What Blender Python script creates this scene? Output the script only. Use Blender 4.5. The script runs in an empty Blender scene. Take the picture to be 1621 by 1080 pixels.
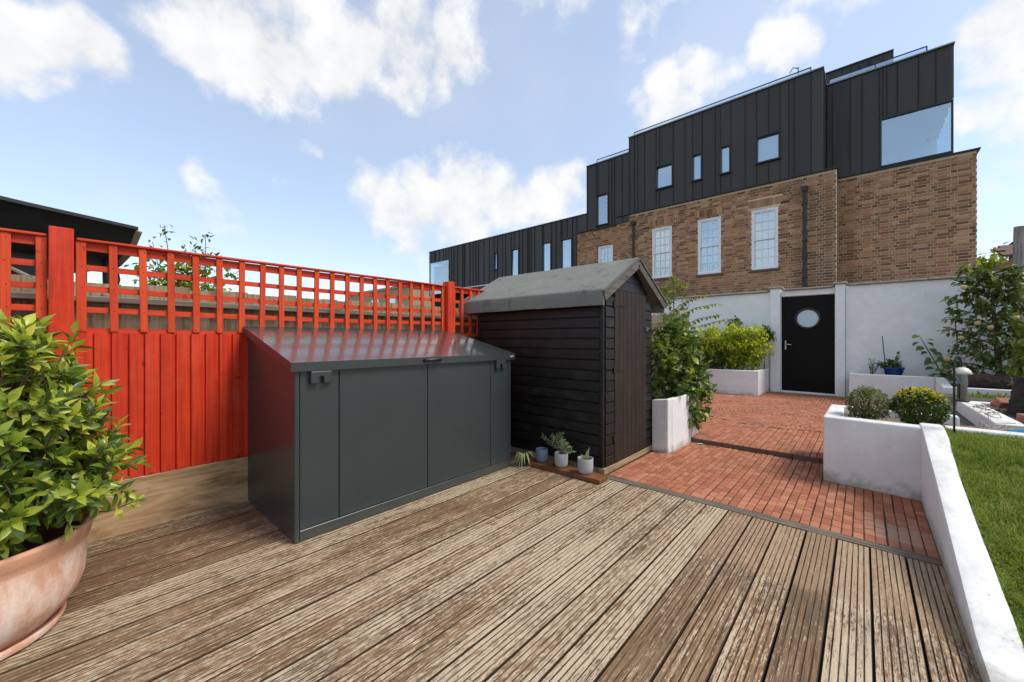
import bpy, math, random
import numpy as np
from mathutils import Vector, Matrix, noise as mnoise

random.seed(7)
rng = np.random.default_rng(7)
sc = bpy.context.scene
COL = sc.collection
R = math.radians

# ------------------------------------------------------------------ camera, sky, sun, exposure
TH = math.atan(555 / 620.0)          # the decking runs 41.8 degrees to the right of the view axis
CAMZ = 1.22
cam = bpy.data.cameras.new('camera')
cam.sensor_width = 36.0
cam.lens = 620 / 1621 * 36
cam.shift_y = -3 / 1621
cam.clip_start = 0.05
cam.clip_end = 3000
camo = bpy.data.objects.new('camera', cam)
camo.location = (0, 0, CAMZ)
camo.rotation_euler = (R(90), 0, TH)
COL.objects.link(camo)
sc.camera = camo

SUN_EL = R(52)
SUN_AZ = math.atan2(0.80, 0.40)      # clockwise from +Y
sunl = bpy.data.lights.new('sun', 'SUN')
sunl.energy = 1.85
sunl.angle = R(19)
sunl.color = (1.0, 0.94, 0.84)
suno = bpy.data.objects.new('sun', sunl)
sd = Vector((math.sin(SUN_AZ) * math.cos(SUN_EL), math.cos(SUN_AZ) * math.cos(SUN_EL), math.sin(SUN_EL)))
suno.rotation_euler = sd.to_track_quat('Z', 'Y').to_euler()
suno.location = (6, 3, 12)
COL.objects.link(suno)

sc.view_settings.view_transform = 'Standard'
sc.view_settings.look = 'None'
sc.view_settings.exposure = 0.80
sc.view_settings.gamma = 1.0
sc.view_settings.use_curve_mapping = False
sc.cycles.use_denoising = True
sc.cycles.max_bounces = 8
sc.cycles.transparent_max_bounces = 12

def view_dir(px, py):
    f = 620.0
    F = Vector((-math.sin(TH), math.cos(TH), 0)); Rt = Vector((math.cos(TH), math.sin(TH), 0))
    return (F + Rt * ((px - 810.5) / f) + Vector((0, 0, (537 - py) / f))).normalized()

world = bpy.data.worlds.new('World')
sc.world = world
world.use_nodes = True
wt = world.node_tree
wt.nodes.clear()

def build_sky():
    nt = wt
    def nd(t, **kw):
        n = nt.nodes.new(t)
        for k, v in kw.items():
            setattr(n, k, v)
        return n
    L = nt.links.new
    sky = nd('ShaderNodeTexSky', sky_type='NISHITA')
    sky.sun_disc = False
    sky.sun_elevation = SUN_EL
    sky.sun_rotation = SUN_AZ
    sky.altitude = 50
    sky.air_density = 1.0
    sky.dust_density = 0.8
    sky.ozone_density = 1.3
    tc = nd('ShaderNodeTexCoord')
    def vm(op, a, b=None):
        n = nd('ShaderNodeVectorMath', operation=op)
        for i, x in enumerate((a, b)):
            if x is None: continue
            if isinstance(x, (tuple, list, Vector)): n.inputs[i].default_value = tuple(x)
            else: L(x, n.inputs[i])
        return n
    def m(op, a, b=None, clamp=False):
        n = nd('ShaderNodeMath', operation=op, use_clamp=clamp)
        for i, x in enumerate((a, b)):
            if x is None: continue
            if isinstance(x, (int, float)): n.inputs[i].default_value = x
            else: L(x, n.inputs[i])
        return n.outputs[0]
    D = tc.outputs['Generated']
    # puffy edges: jitter the direction with noise before measuring the distance to each cloud's heart
    n1 = nd('ShaderNodeTexNoise'); n1.inputs['Scale'].default_value = 4.5; n1.inputs['Detail'].default_value = 3
    L(D, n1.inputs['Vector'])
    jit = vm('SUBTRACT', n1.outputs['Color'], (0.5, 0.5, 0.5)).outputs[0]
    sc_ = nd('ShaderNodeVectorMath', operation='SCALE'); L(jit, sc_.inputs[0]); sc_.inputs['Scale'].default_value = 0.22
    DJ = vm('ADD', D, sc_.outputs[0]).outputs[0]
    blobs = [(20, 40, 85, 1), (95, 60, 80, 1), (60, 110, 50, .7), (255, 30, 60, .8), (330, 50, 95, 1), (430, 80, 105, 1.05), (520, 100, 85, 1),
             (560, 50, 80, 1), (620, 40, 85, .95), (640, 90, 75, .9), (700, 80, 68, .95), (750, 90, 45, .7), (30, 228, 42, .7), (485, 254, 22, .75),
             (600, 310, 66, .9), (660, 322, 78, .95), (735, 322, 80, .92), (800, 312, 72, .92), (870, 300, 62, .9), (700, 350, 80, .75), (850, 335, 75, .75),
             (985, 30, 42, .62), (1040, 18, 45, .62), (1100, 8, 40, .6), (1080, 165, 52, .85), (1130, 120, 50, .9), (1160, 90, 40, .85), (1215, 75, 48, .9), (1260, 60, 40, .75), (1030, 195, 45, .7),
             (1250, 110, 50, .6), (1590, 35, 60, .9), (1620, 70, 60, .8), (1550, 165, 50, .62), (1600, 150, 50, .6), (1560, 275, 40, .8),
             (320, 330, 60, .45), (420, 350, 40, .4), (1680, 200, 90, .8), (-120, 60, 110, 1), (-160, 260, 70, .7), (380, -120, 160, 1), (900, -160, 150, .8), (1400, -180, 160, .8)]
    # the same broken cumulus goes on round the rest of the sky
    rr = random.Random(3)
    dirs = [(view_dir(px, py), r / 620.0 * 1.0 * view_cos(px, py), w) for px, py, r, w in blobs]
    for k in range(26):
        az = TH * -1 + R(75 + k * 210 / 26.0) + rr.uniform(-.05, .05)
        el = R(rr.uniform(8, 62))
        d = Vector((math.sin(az) * math.cos(el), math.cos(az) * math.cos(el), math.sin(el)))
        dirs.append((d, rr.uniform(.07, .2), rr.uniform(.7, 1)))
    acc = None
    for d, r, w in dirs:
        dist = vm('DISTANCE', DJ, d).outputs['Value']
        mr = nd('ShaderNodeMapRange', interpolation_type='SMOOTHSTEP')
        L(dist, mr.inputs[0])
        mr.inputs[1].default_value = r * 1.5; mr.inputs[2].default_value = r * 0.25
        mr.inputs[3].default_value = 0.0; mr.inputs[4].default_value = w
        acc = mr.outputs[0] if acc is None else m('MAXIMUM', acc, mr.outputs[0])
    n2 = nd('ShaderNodeTexNoise'); n2.inputs['Scale'].default_value = 8.0; n2.inputs['Detail'].default_value = 11; n2.inputs['Roughness'].default_value = .60
    L(D, n2.inputs['Vector'])
    n3 = nd('ShaderNodeTexNoise'); n3.inputs['Scale'].default_value = 2.2; n3.inputs['Detail'].default_value = 5
    L(D, n3.inputs['Vector'])
    # density = heart + wisps
    w2 = m('MULTIPLY', m('SUBTRACT', n2.outputs['Fac'], .5), 2.15)
    dens = m('ADD', acc, w2)
    dens = m('MULTIPLY', dens, m('GREATER_THAN', acc, 0.0001))
    mk = nd('ShaderNodeMapRange', interpolation_type='SMOOTHSTEP'); L(dens, mk.inputs[0])
    mk.inputs[1].default_value = 0.30; mk.inputs[2].default_value = .95
    # thin veil, so the blue is not one even tone
    veil = nd('ShaderNodeMapRange', interpolation_type='SMOOTHSTEP'); L(n3.outputs['Fac'], veil.inputs[0])
    veil.inputs[1].default_value = .42; veil.inputs[2].default_value = .8; veil.inputs[4].default_value = .22
    mask = m('MAXIMUM', mk.outputs[0], veil.outputs[0])
    mask = m('MULTIPLY', mask, .97)
    # cloud body: bright crowns, slightly grey folds
    cr = nd('ShaderNodeMapRange'); L(n2.outputs['Fac'], cr.inputs[0])
    cr.inputs[1].default_value = .3; cr.inputs[2].default_value = .65; cr.inputs[3].default_value = .8; cr.inputs[4].default_value = 1.0
    ccol = nd('ShaderNodeVectorMath', operation='SCALE'); ccol.inputs[0].default_value = (3.95, 3.95, 3.97); L(cr.outputs[0], ccol.inputs['Scale'])
    mix = nd('ShaderNodeMix', data_type='RGBA')
    L(mask, mix.inputs[0])
    # summer haze: the low sky pales and the whole is less saturated than a clean alpine blue
    hz = nd('ShaderNodeMix', data_type='RGBA'); hz.inputs[0].default_value = .42
    L(sky.outputs[0], hz.inputs[6]); hz.inputs[7].default_value = (2.75, 3.02, 3.4, 1)
    L(hz.outputs[2], mix.inputs[6]); L(ccol.outputs[0], mix.inputs[7])
    bg = nd('ShaderNodeBackground'); L(mix.outputs[2], bg.inputs[0]); bg.inputs[1].default_value = 0.15
    out = nd('ShaderNodeOutputWorld'); L(bg.outputs[0], out.inputs[0])

def view_cos(px, py):
    d = view_dir(px, py)
    F = Vector((-math.sin(TH), math.cos(TH), 0))
    return max(.35, d.dot(F))
build_sky()

# ------------------------------------------------------------------ materials
class NT:
    """short-hand for writing node trees"""
    def __init__(s, name):
        s.m = bpy.data.materials.new(name); s.m.use_nodes = True
        s.t = s.m.node_tree; s.t.nodes.clear()
        s.out = s.n('ShaderNodeOutputMaterial'); s.b = s.n('ShaderNodeBsdfPrincipled')
        s.t.links.new(s.b.outputs[0], s.out.inputs[0])
    def n(s, t, **kw):
        n = s.t.nodes.new(t)
        for k, v in kw.items(): setattr(n, k, v)
        return n
    def link(s, a, b): s.t.links.new(a, b)
    def put(s, sock, v):
        if v is None: return
        if hasattr(v, 'is_linked') or isinstance(v, bpy.types.NodeSocket): s.link(v, sock)
        elif isinstance(v, (tuple, list)) and len(v) == 3 and sock.type == 'RGBA': sock.default_value = (*v, 1)
        else: sock.default_value = v
    def obj(s): return s.n('ShaderNodeTexCoord').outputs['Object']
    def pos(s): return s.n('ShaderNodeNewGeometry').outputs['Position']
    def rnd(s):
        g = s.n('ShaderNodeAttribute', attribute_name='tone').outputs['Fac']; o = s.n('ShaderNodeObjectInfo').outputs['Random']
        return s.math('FRACT', s.math('ADD', g, o))
    def orand(s): return s.n('ShaderNodeObjectInfo').outputs['Random']
    def math(s, op, a, b=None, c=None, clamp=False):
        n = s.n('ShaderNodeMath', operation=op, use_clamp=clamp)
        for i, x in enumerate((a, b, c)):
            s.put(n.inputs[i], x) if x is not None else None
        return n.outputs[0]
    def map(s, vec, scale=(1, 1, 1), loc=(0, 0, 0)):
        n = s.n('ShaderNodeMapping'); s.link(vec, n.inputs[0]); n.inputs['Scale'].default_value = scale; n.inputs['Location'].default_value = loc
        return n.outputs[0]
    def shift(s, vec, r, k=37.0):
        v = s.n('ShaderNodeCombineXYZ'); x = s.math('MULTIPLY', r, k)
        for i in range(3): s.link(x, v.inputs[i])
        a = s.n('ShaderNodeVectorMath', operation='ADD'); s.link(vec, a.inputs[0]); s.link(v.outputs[0], a.inputs[1])
        return a.outputs[0]
    def noise(s, vec, scale, detail=4, rough=.55, dist=0, col=False):
        n = s.n('ShaderNodeTexNoise'); s.link(vec, n.inputs['Vector'])
        n.inputs['Scale'].default_value = scale; n.inputs['Detail'].default_value = detail; n.inputs['Roughness'].default_value = rough; n.inputs['Distortion'].default_value = dist
        return n.outputs['Color' if col else 'Fac']
    def step(s, v, a, b, lo=0., hi=1.):
        n = s.n('ShaderNodeMapRange', interpolation_type='SMOOTHSTEP'); s.put(n.inputs[0], v)
        n.inputs[1].default_value = a; n.inputs[2].default_value = b; n.inputs[3].default_value = lo; n.inputs[4].default_value = hi
        return n.outputs[0]
    def ramp(s, v, *stops):
        n = s.n('ShaderNodeValToRGB'); s.link(v, n.inputs[0]); e = n.color_ramp.elements
        while len(e) < len(stops): e.new(.5)
        for el, (p, c) in zip(e, stops): el.position = p; el.color = (*c, 1)
        return n.outputs[0]
    def mix(s, f, a, b, mode='MIX'):
        n = s.n('ShaderNodeMix', data_type='RGBA', blend_type=mode)
        s.put(n.inputs[0], f); s.put(n.inputs[6], a); s.put(n.inputs[7], b)
        return n.outputs[2]
    def xyz(s, vec):
        n = s.n('ShaderNodeSeparateXYZ'); s.link(vec, n.inputs[0]); return n.outputs
    def bump(s, h, strength=.3, dist=.01):
        n = s.n('ShaderNodeBump'); s.link(h, n.inputs['Height']); n.inputs['Strength'].default_value = strength; n.inputs['Distance'].default_value = dist
        s.link(n.outputs[0], s.b.inputs['Normal']); return n
    def fin(s, color=None, rough=.6, metal=0, spec=.5, coat=None):
        s.put(s.b.inputs['Base Color'], color); s.put(s.b.inputs['Roughness'], rough); s.put(s.b.inputs['Metallic'], metal)
        s.put(s.b.inputs['Specular IOR Level'], spec)
        if coat: s.b.inputs['Coat Weight'].default_value = coat
        return s.m

M = {}
def plain(name, col, rough=.6, metal=0, var=.15, scale=12, bump=.15, bdist=.004, spec=.5):
    t = NT(name); v = t.shift(t.obj(), t.orand())
    n = t.noise(v, scale, 6, .6)
    c = t.mix(n, tuple(x * (1 - var) for x in col), tuple(min(1, x * (1 + var)) for x in col))
    t.bump(t.noise(v, scale * 6, 4), bump, bdist)
    M[name] = t.fin(c, rough, metal, spec)

def m_deck():
    t = NT('weathered_decking'); r = t.orand(); v = t.shift(t.obj(), r); p = t.pos(); X = t.xyz(p)
    grain = t.noise(t.map(v, (110, 3.2, 30)), 1, 6, .65, .2)
    line = t.noise(t.map(v, (300, 7.0, 60)), 1, 4, .62)
    fleck = t.noise(t.map(v, (80, 22, 20)), 1, 9, .74, .35)
    fleck2 = t.noise(t.map(v, (220, 45, 60)), 1, 6, .7)
    big = t.noise(t.map(p, (1.5, .8, 1)), 1.2, 5, .6)
    rib = t.noise(t.map(v, (44, 1.2, 8)), 1, 2, .5)
    long_ = t.noise(t.map(v, (14, 1.8, 4)), 1, 5, .65)
    wood = t.ramp(grain, (.22, (.050, .028, .014)), (.40, (.14, .083, .044)), (.55, (.235, .15, .084)), (.78, (.36, .25, .15)))
    tint = t.ramp(r, (0, (.82, .80, .76)), (.25, (1.0, .96, .9)), (.5, (1.02, .88, .76)), (.75, (.9, .9, .85)), (1, (1.06, 1, .93)))
    wood = t.mix(1.0, wood, tint, 'MULTIPLY')
    # bleached fibres and flakes of old finish, in long torn streaks
    bleach = t.step(t.math('ADD', X[0], t.math('MULTIPLY', t.math('SUBTRACT', big, .5), 1.6)), -3.3, -1.9)
    e = t.math('ADD', fleck, t.math('MULTIPLY', t.math('SUBTRACT', fleck2, .5), .55))
    e = t.math('ADD', e, t.math('MULTIPLY', t.math('SUBTRACT', line, .5), .75))
    e = t.math('ADD', e, t.math('MULTIPLY', t.math('SUBTRACT', big, .5), .46))
    e = t.math('ADD', e, t.math('MULTIPLY', t.math('SUBTRACT', bleach, .5), .10))
    e = t.math('ADD', e, t.math('MULTIPLY', t.math('SUBTRACT', r, .5), .26))
    e = t.math('ADD', e, t.math('MULTIPLY', t.math('SUBTRACT', rib, .5), .28))
    e = t.math('ADD', e, t.math('MULTIPLY', t.math('SUBTRACT', long_, .5), .42))
    worn = t.math('MULTIPLY', t.step(e, .47, .66), .85)
    col = t.mix(worn, wood, t.mix(fleck2, (.42, .315, .20), (.67, .555, .395)))
    # open cracks between the fibres
    crack = t.math('MULTIPLY', t.step(line, .43, .33), t.step(grain, .62, .40))
    col = t.mix(t.math('MULTIPLY', crack, .8), col, (.045, .03, .018))
    # dark mould blotches
    mould = t.step(t.noise(t.map(p, (2.4, 1.2, 1), (3, 7, 0)), 1.6, 8, .72), .52, .72)
    mould = t.math('MULTIPLY', mould, t.step(fleck, .60, .42))
    col = t.mix(t.math('MULTIPLY', mould, .6), col, (.06, .048, .032))
    # an oblong by the paving where a bench stood: less bleached, redder wood
    edge = t.noise(t.map(v, (26, 3, 1)), 1, 5, .7)
    yy = t.math('ADD', X[1], t.math('MULTIPLY', t.math('SUBTRACT', edge, .5), .22))
    a = t.math('MULTIPLY', t.step(yy, 2.36, 2.44), t.step(t.math('ADD', X[0], t.math('MULTIPLY', X[1], -.12)), -1.18, -.92))
    red = t.mix(fleck, (.22, .13, .07), (.44, .30, .19))
    col = t.mix(t.math('MULTIPLY', a, .66), col, red)
    b_ = t.math('MULTIPLY', t.step(yy, 2.40, 2.30), t.step(yy, 1.9, 2.3))
    b_ = t.math('MULTIPLY', b_, t.step(X[0], -.85, -.5))
    col = t.mix(t.math('MULTIPLY', t.math('MULTIPLY', b_, t.step(edge, .4, .6)), .5), col, (.075, .064, .048))
    # algae film towards the shed and damp brown wood along the fence
    alg = t.math('MULTIPLY', t.step(t.math('ADD', X[1], t.math('MULTIPLY', X[0], -.45)), 3.55, 4.25), t.step(big, .3, .6))
    col = t.mix(t.math('MULTIPLY', alg, .4), col, (.10, .085, .045))
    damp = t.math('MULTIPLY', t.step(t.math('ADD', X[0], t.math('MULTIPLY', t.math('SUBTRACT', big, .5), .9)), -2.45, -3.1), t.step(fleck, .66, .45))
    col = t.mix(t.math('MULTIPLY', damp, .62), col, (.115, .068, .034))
    h = t.math('ADD', t.math('MULTIPLY', grain, .5), t.math('ADD', t.math('MULTIPLY', fleck2, .5), t.math('MULTIPLY', line, .8)))
    t.bump(h, .6, .004)
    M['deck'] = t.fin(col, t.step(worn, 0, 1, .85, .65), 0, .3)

def m_deck_dirt_shade():
    t = NT('seam_dirt_shade'); p = t.pos(); n = t.noise(t.map(p, (60, 5, 20)), 1, 5, .65)
    M['deck_dirt_shade'] = t.fin(t.mix(n, (.020, .013, .008), (.075, .050, .030)), .95, 0, .1)  # dirt tone with shade painted in, so sunlit board flanks read as dark seams
m_deck_dirt_shade()
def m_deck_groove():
    t = NT('worn_shaded_groove'); p = t.pos(); r = t.orand()
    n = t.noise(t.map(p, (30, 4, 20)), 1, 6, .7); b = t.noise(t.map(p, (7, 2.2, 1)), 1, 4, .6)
    c = t.mix(t.step(n, .3, .7), (.040, .026, .015), (.145, .098, .060))  # shade painted into the groove walls and floors; worn patches break it up below
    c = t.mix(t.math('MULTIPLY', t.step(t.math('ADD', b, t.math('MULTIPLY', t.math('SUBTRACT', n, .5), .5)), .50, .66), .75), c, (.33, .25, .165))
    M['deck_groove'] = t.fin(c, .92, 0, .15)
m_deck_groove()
def m_painted(name, base, dark, rough=.5, axis=2, chip=None):
    t = NT(name); r = t.orand(); v = t.shift(t.obj(), r)
    s = [60, 60, 60]; s[axis] = 2.0
    g = t.noise(t.map(v, tuple(s)), 1, 5, .6, .4)
    k = t.noise(t.map(v, (6, 6, 6)), 1, 6, .65)
    c = t.mix(t.step(g, .3, .62), dark, base)
    c = t.mix(t.math('MULTIPLY', t.step(k, .35, .7), .35), c, tuple(min(1, x * 1.25) for x in base))
    c = t.mix(t.math('MULTIPLY', t.step(r, .45, 1.0), .38), c, dark)
    fade = t.noise(t.map(t.pos(), (2.2, 2.2, 2.2)), 1, 6, .66)
    c = t.mix(t.math('MULTIPLY', t.step(fade, .50, .72), .30), c, tuple(min(1, x * 1.1 + .045) for x in base))
    kn = t.noise(t.map(v, (13, 13, 13)), 1, 2, .4)
    c = t.mix(t.math('MULTIPLY', t.step(kn, .70, .74), .6), c, tuple(x * .35 for x in dark))
    if chip:
        c = t.mix(t.math('MULTIPLY', t.step(t.noise(v, 55, 6, .7), .66, .72), .75), c, chip)
    t.bump(t.math('ADD', g, t.math('MULTIPLY', k, .5)), .45, .004)
    return t.fin(c, rough, 0, .22)

def m_store():
    t = NT('slate_powder_coat'); p = t.pos(); X = t.xyz(p)
    n = t.noise(p, 3.5, 6, .65); d = t.noise(p, 240, 3, .6); sp = t.noise(p, 120, 3, .6)
    c = t.mix(n, (.030, .039, .039), (.035, .045, .045))
    c = t.mix(t.math('MULTIPLY', t.step(sp, .73, .78), .22), c, (.22, .22, .2))
    c = t.mix(t.math('MULTIPLY', t.step(t.math('ADD', X[2], t.math('MULTIPLY', n, .22)), .26, .04), .28), c, (.17, .145, .11))
    t.bump(d, .10, .0006)
    M['store'] = t.fin(c, t.step(t.noise(p, 2.5, 3, .5), .3, .7, .27, .33), 0, .5)
    t = NT('slate_lid_coat'); p = t.pos(); n = t.noise(p, 3.5, 6, .65)
    t.bump(t.noise(p, 5, 2, .5), .08, .01)
    M['store_lid'] = t.fin(t.mix(n, (.032, .041, .038), (.042, .051, .047)), t.step(t.noise(p, 9, 6, .65), .3, .7, .24, .34), 0, .6, .9); t.b.inputs['Coat Roughness'].default_value = .12

def m_shed():
    t = NT('black_stained_timber'); r = t.orand(); v = t.shift(t.obj(), r)
    g = t.noise(t.map(v, (3, 3, 70)), 1, 6, .62, .6); k = t.noise(v, 7, 6, .6)
    c = t.mix(t.step(g, .35, .7), (.005, .0044, .004), (.014, .0112, .0095))
    c = t.mix(t.math('MULTIPLY', t.step(k, .5, .75), .6), c, (.036, .027, .021))
    t.bump(t.math('ADD', g, t.math('MULTIPLY', k, .3)), .5, .003)
    M['shed'] = t.fin(c, t.step(k, .3, .7, .40, .56), 0, .45)
    t = NT('brown_black_door_timber'); r = t.orand(); v = t.shift(t.obj(), r)
    g = t.noise(t.map(v, (60, 60, 2)), 1, 6, .62, .6); k = t.noise(v, 5, 6, .6)
    c = t.mix(t.step(g, .35, .7), (.017, .011, .0085), (.04, .026, .019))
    c = t.mix(t.math('MULTIPLY', t.step(k, .5, .75), .5), c, (.055, .038, .027))
    t.bump(g, .4, .003)
    M['shed_door'] = t.fin(c, .6, 0, .3)

def m_felt():
    t = NT('mineral_roof_felt'); p = t.pos()
    g = t.noise(p, 130, 3, .8); s = t.noise(t.map(p, (3, 4, 1)), 1.7, 8, .72, .6); b = t.noise(p, 2.2, 5, .6)
    c = t.mix(t.step(g, .3, .7), (.085, .09, .08), (.29, .295, .26))
    c = t.mix(t.math('MULTIPLY', t.step(s, .52, .66), .5), c, (.07, .066, .058))
    c = t.mix(t.math('MULTIPLY', t.step(b, .5, .75), .35), c, (.30, .29, .235))
    t.bump(t.math('ADD', t.math('MULTIPLY', g, .35), t.math('MULTIPLY', b, 2.0)), .5, .006)
    M['felt'] = t.fin(c, .92, 0, .2)

def m_terracotta():
    t = NT('salted_terracotta'); p = t.pos(); X = t.xyz(p)
    n = t.noise(t.map(p, (6, 6, 2.2)), 1, 7, .62, .3); f = t.noise(p, 60, 6, .7)
    c = t.mix(f, (.54, .26, .15), (.68, .37, .235))
    salt = t.math('MULTIPLY', t.step(t.math('ADD', n, t.math('MULTIPLY', f, .18)), .46, .72), t.step(X[2], .36, .29))
    c = t.mix(t.math('MULTIPLY', salt, .85), c, (.82, .69, .60))
    c = t.mix(t.math('MULTIPLY', t.step(f, .63, .75), .35), c, (.36, .14, .08))
    t.bump(f, .25, .003)
    M['terracotta'] = t.fin(c, .82, 0, .25)

def m_paver():
    t = NT('red_clay_paver'); r = t.rnd(); p = t.pos(); X = t.xyz(p)
    f = t.noise(p, 90, 5, .7); g = t.noise(p, 1.3, 5, .65); g2 = t.noise(p, 14, 6, .7)
    c = t.ramp(r, (0, (.31, .105, .058)), (.35, (.385, .138, .070)), (.7, (.43, .168, .088)), (1, (.47, .21, .12)))
    c = t.mix(t.math('MULTIPLY', f, .28), c, (.22, .08, .05))
    c = t.mix(t.math('MULTIPLY', t.step(t.math('ADD', g, t.math('MULTIPLY', g2, .35)), .66, .88), .38), c, (.13, .09, .055))
    # pale lichen patch at the foot of the retaining wall
    dd = t.n('ShaderNodeVectorMath', operation='DISTANCE'); t.link(p, dd.inputs[0]); dd.inputs[1].default_value = (.16, 3.45, 0)
    c = t.mix(t.math('MULTIPLY', t.step(t.math('ADD', dd.outputs['Value'], t.math('MULTIPLY', g2, .35)), .42, .2), .55), c, (.42, .33, .25))
    t.bump(t.math('ADD', f, g2), .5, .003)
    M['paver'] = t.fin(c, .85, 0, .3)
    t = NT('mossy_joint_sand'); p = t.pos()
    c = t.mix(t.noise(p, 9, 6, .7), (.035, .022, .014), (.085, .055, .034))
    M['joint'] = t.fin(c, .95, 0, .1)

def m_render():
    for nm, tintc in (('white_render', (.79, .78, .755)), ('wall_render', (.86, .87, .86))):
        t = NT(nm); p = t.pos(); X = t.xyz(p)
        n = t.noise(p, 5, 7, .68); f = t.noise(p, 70, 5, .65); l = t.noise(t.map(p, (5, 5, .9)), 1, 6, .68)
        c = t.mix(t.step(n, .3, .75), tuple(x * .88 for x in tintc), tintc)
        c = t.mix(t.math('MULTIPLY', t.step(l, .55, .76), .26), c, (.45, .42, .36))
        foot = t.math('MULTIPLY', t.step(t.math('ADD', X[2], t.math('MULTIPLY', t.math('SUBTRACT', n, .5), .35)), .11, -.02), .7)
        c = t.mix(foot, c, (.30, .275, .21))
        c = t.mix(t.math('MULTIPLY', t.step(t.noise(p, 22, 6, .72), .645, .69), .75), c, (.30, .235, .165))
        up = t.step(t.xyz(t.n('ShaderNodeNewGeometry').outputs['Normal'])[2], .6, .9)
        c = t.mix(t.math('MULTIPLY', t.math('MULTIPLY', up, t.step(t.noise(t.map(p, (9, 4, 9)), 1, 7, .7), .44, .66)), .45), c, (.44, .40, .33))
        t.bump(t.math('ADD', t.math('MULTIPLY', n, 1.2), t.math('MULTIPLY', f, .5)), .45, .008)
        M[nm] = t.fin(c, .88, 0, .25)

def m_brick():
    t = NT('stock_brick'); r = t.rnd(); p = t.pos(); X = t.xyz(p)
    f = t.noise(p, 40, 5, .7); g = t.noise(p, .9, 5, .6)
    c = t.ramp(r, (0, (.15, .075, .043)), (.25, (.27, .135, .071)), (.5, (.385, .198, .10)), (.78, (.47, .258, .136)), (.92, (.54, .335, .19)), (1, (.45, .175, .09)))
    c = t.mix(t.math('MULTIPLY', f, .35), c, (.19, .11, .07))
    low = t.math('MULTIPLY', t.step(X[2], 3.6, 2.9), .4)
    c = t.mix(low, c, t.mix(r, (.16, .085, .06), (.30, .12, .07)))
    pipe = t.math('ABSOLUTE', t.math('ADD', X[0], .95))
    c = t.mix(t.math('MULTIPLY', t.math('MULTIPLY', t.step(pipe, .75, .2), t.step(g, .35, .6)), .55), c, (.085, .06, .045))
    t.bump(f, .5, .004)
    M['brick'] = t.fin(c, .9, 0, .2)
    plain('mortar', (.64, .52, .36), .95, 0, .2, 9)

def m_zinc():
    t = NT('dark_standing_seam_zinc'); r = t.orand(); v = t.shift(t.obj(), r); p = t.pos()
    n = t.noise(t.map(p, (2, 2, .5)), 1.3, 6, .65); f = t.noise(p, 26, 6, .7)
    c = t.mix(n, (.030, .027, .0235), (.066, .059, .051))
    c = t.mix(t.math('MULTIPLY', r, .6), c, (.022, .021, .020))
    c = t.mix(t.math('MULTIPLY', t.step(f, .70, .74), .35), c, (.2, .2, .19))
    t.bump(t.noise(t.map(p, (5, 5, 1.6)), 1, 3, .5), .5, .02)
    M['zinc'] = t.fin(c, t.step(n, .3, .7, .38, .55), .25, .5)

def m_glass():
    t = NT('reflective_glazing'); M['glass'] = t.fin((.46, .56, .63), .03, .78, .8)
    t = NT('clear_glazing')
    gl = t.n('ShaderNodeBsdfGlossy'); gl.inputs['Roughness'].default_value = .02; gl.inputs['Color'].default_value = (.9, .95, 1, 1)
    tr = t.n('ShaderNodeBsdfTransparent'); tr.inputs['Color'].default_value = (.80, .90, .94, 1)
    mx = t.n('ShaderNodeMixShader'); mx.inputs[0].default_value = .32
    t.link(tr.outputs[0], mx.inputs[1]); t.link(gl.outputs[0], mx.inputs[2]); t.link(mx.outputs[0], t.out.inputs[0])
    M['clear'] = t.m
    t = NT('frosted_glazing'); n = t.noise(t.obj(), 40, 6, .7)
    M['frost'] = t.fin(t.mix(n, (.36, .45, .52), (.56, .64, .70)), .28, .3, .6)

def leafmat(name, stops, trans=.35, rough=.42, spec=.4):
    t = NT(name); r = t.rnd(); p = t.pos()
    n = t.noise(p, 3.0, 3, .6)
    c = t.ramp(t.math('ADD', t.math('MULTIPLY', r, .72), t.math('MULTIPLY', t.step(n, .3, .7), .28)), *stops)
    t.fin(c, rough, 0, spec)
    tl = t.n('ShaderNodeBsdfTranslucent'); t.link(t.mix(1, c, (1.25, 1.25, .55), 'MULTIPLY'), tl.inputs['Color'])
    mx = t.n('ShaderNodeMixShader'); mx.inputs[0].default_value = trans
    t.link(t.b.outputs[0], mx.inputs[1]); t.link(tl.outputs[0], mx.inputs[2]); t.link(mx.outputs[0], t.out.inputs[0])
    M[name] = t.m

m_deck(); m_store(); m_shed(); m_felt(); m_terracotta(); m_paver(); m_render(); m_brick(); m_zinc(); m_glass()
M['red_v'] = m_painted('red_fence_paint', (.60, .046, .013), (.40, .022, .007), .62, 2)
M['red_h'] = m_painted('red_fence_paint_rail', (.60, .060, .018), (.40, .028, .010), .62, 1, (.55, .22, .13))
M['red_t'] = m_painted('red_trellis_paint', (.62, .070, .019), (.42, .034, .011), .62, 2)
M['old_wood'] = m_painted('grey_weathered_board', (.38, .30, .19), (.13, .095, .055), .9, 2)
M['old_rail'] = m_painted('grey_weathered_rail', (.36, .32, .25), (.14, .11, .075), .9, 1)
def m_ply():
    t = NT('brown_plywood_board'); p = t.pos()
    a = t.noise(t.map(p, (3, 2.2, 7)), 1, 6, .65, 1.2); b = t.noise(t.map(p, (20, 3, 60)), 1, 5, .6, .4)
    c = t.mix(t.step(a, .3, .7), (.21, .12, .058), (.47, .31, .165)); c = t.mix(t.math('MULTIPLY', t.step(b, .48, .66), .5), c, (.55, .39, .23))
    c = t.mix(t.math('MULTIPLY', t.step(a, .42, .3), .5), c, (.09, .055, .03))
    t.bump(b, .3, .003); M['gravel_board'] = t.fin(c, .8, 0, .3)
m_ply()
M['strip'] = m_painted('grey_edge_timber', (.27, .22, .165), (.07, .055, .04), .85, 0)
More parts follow.
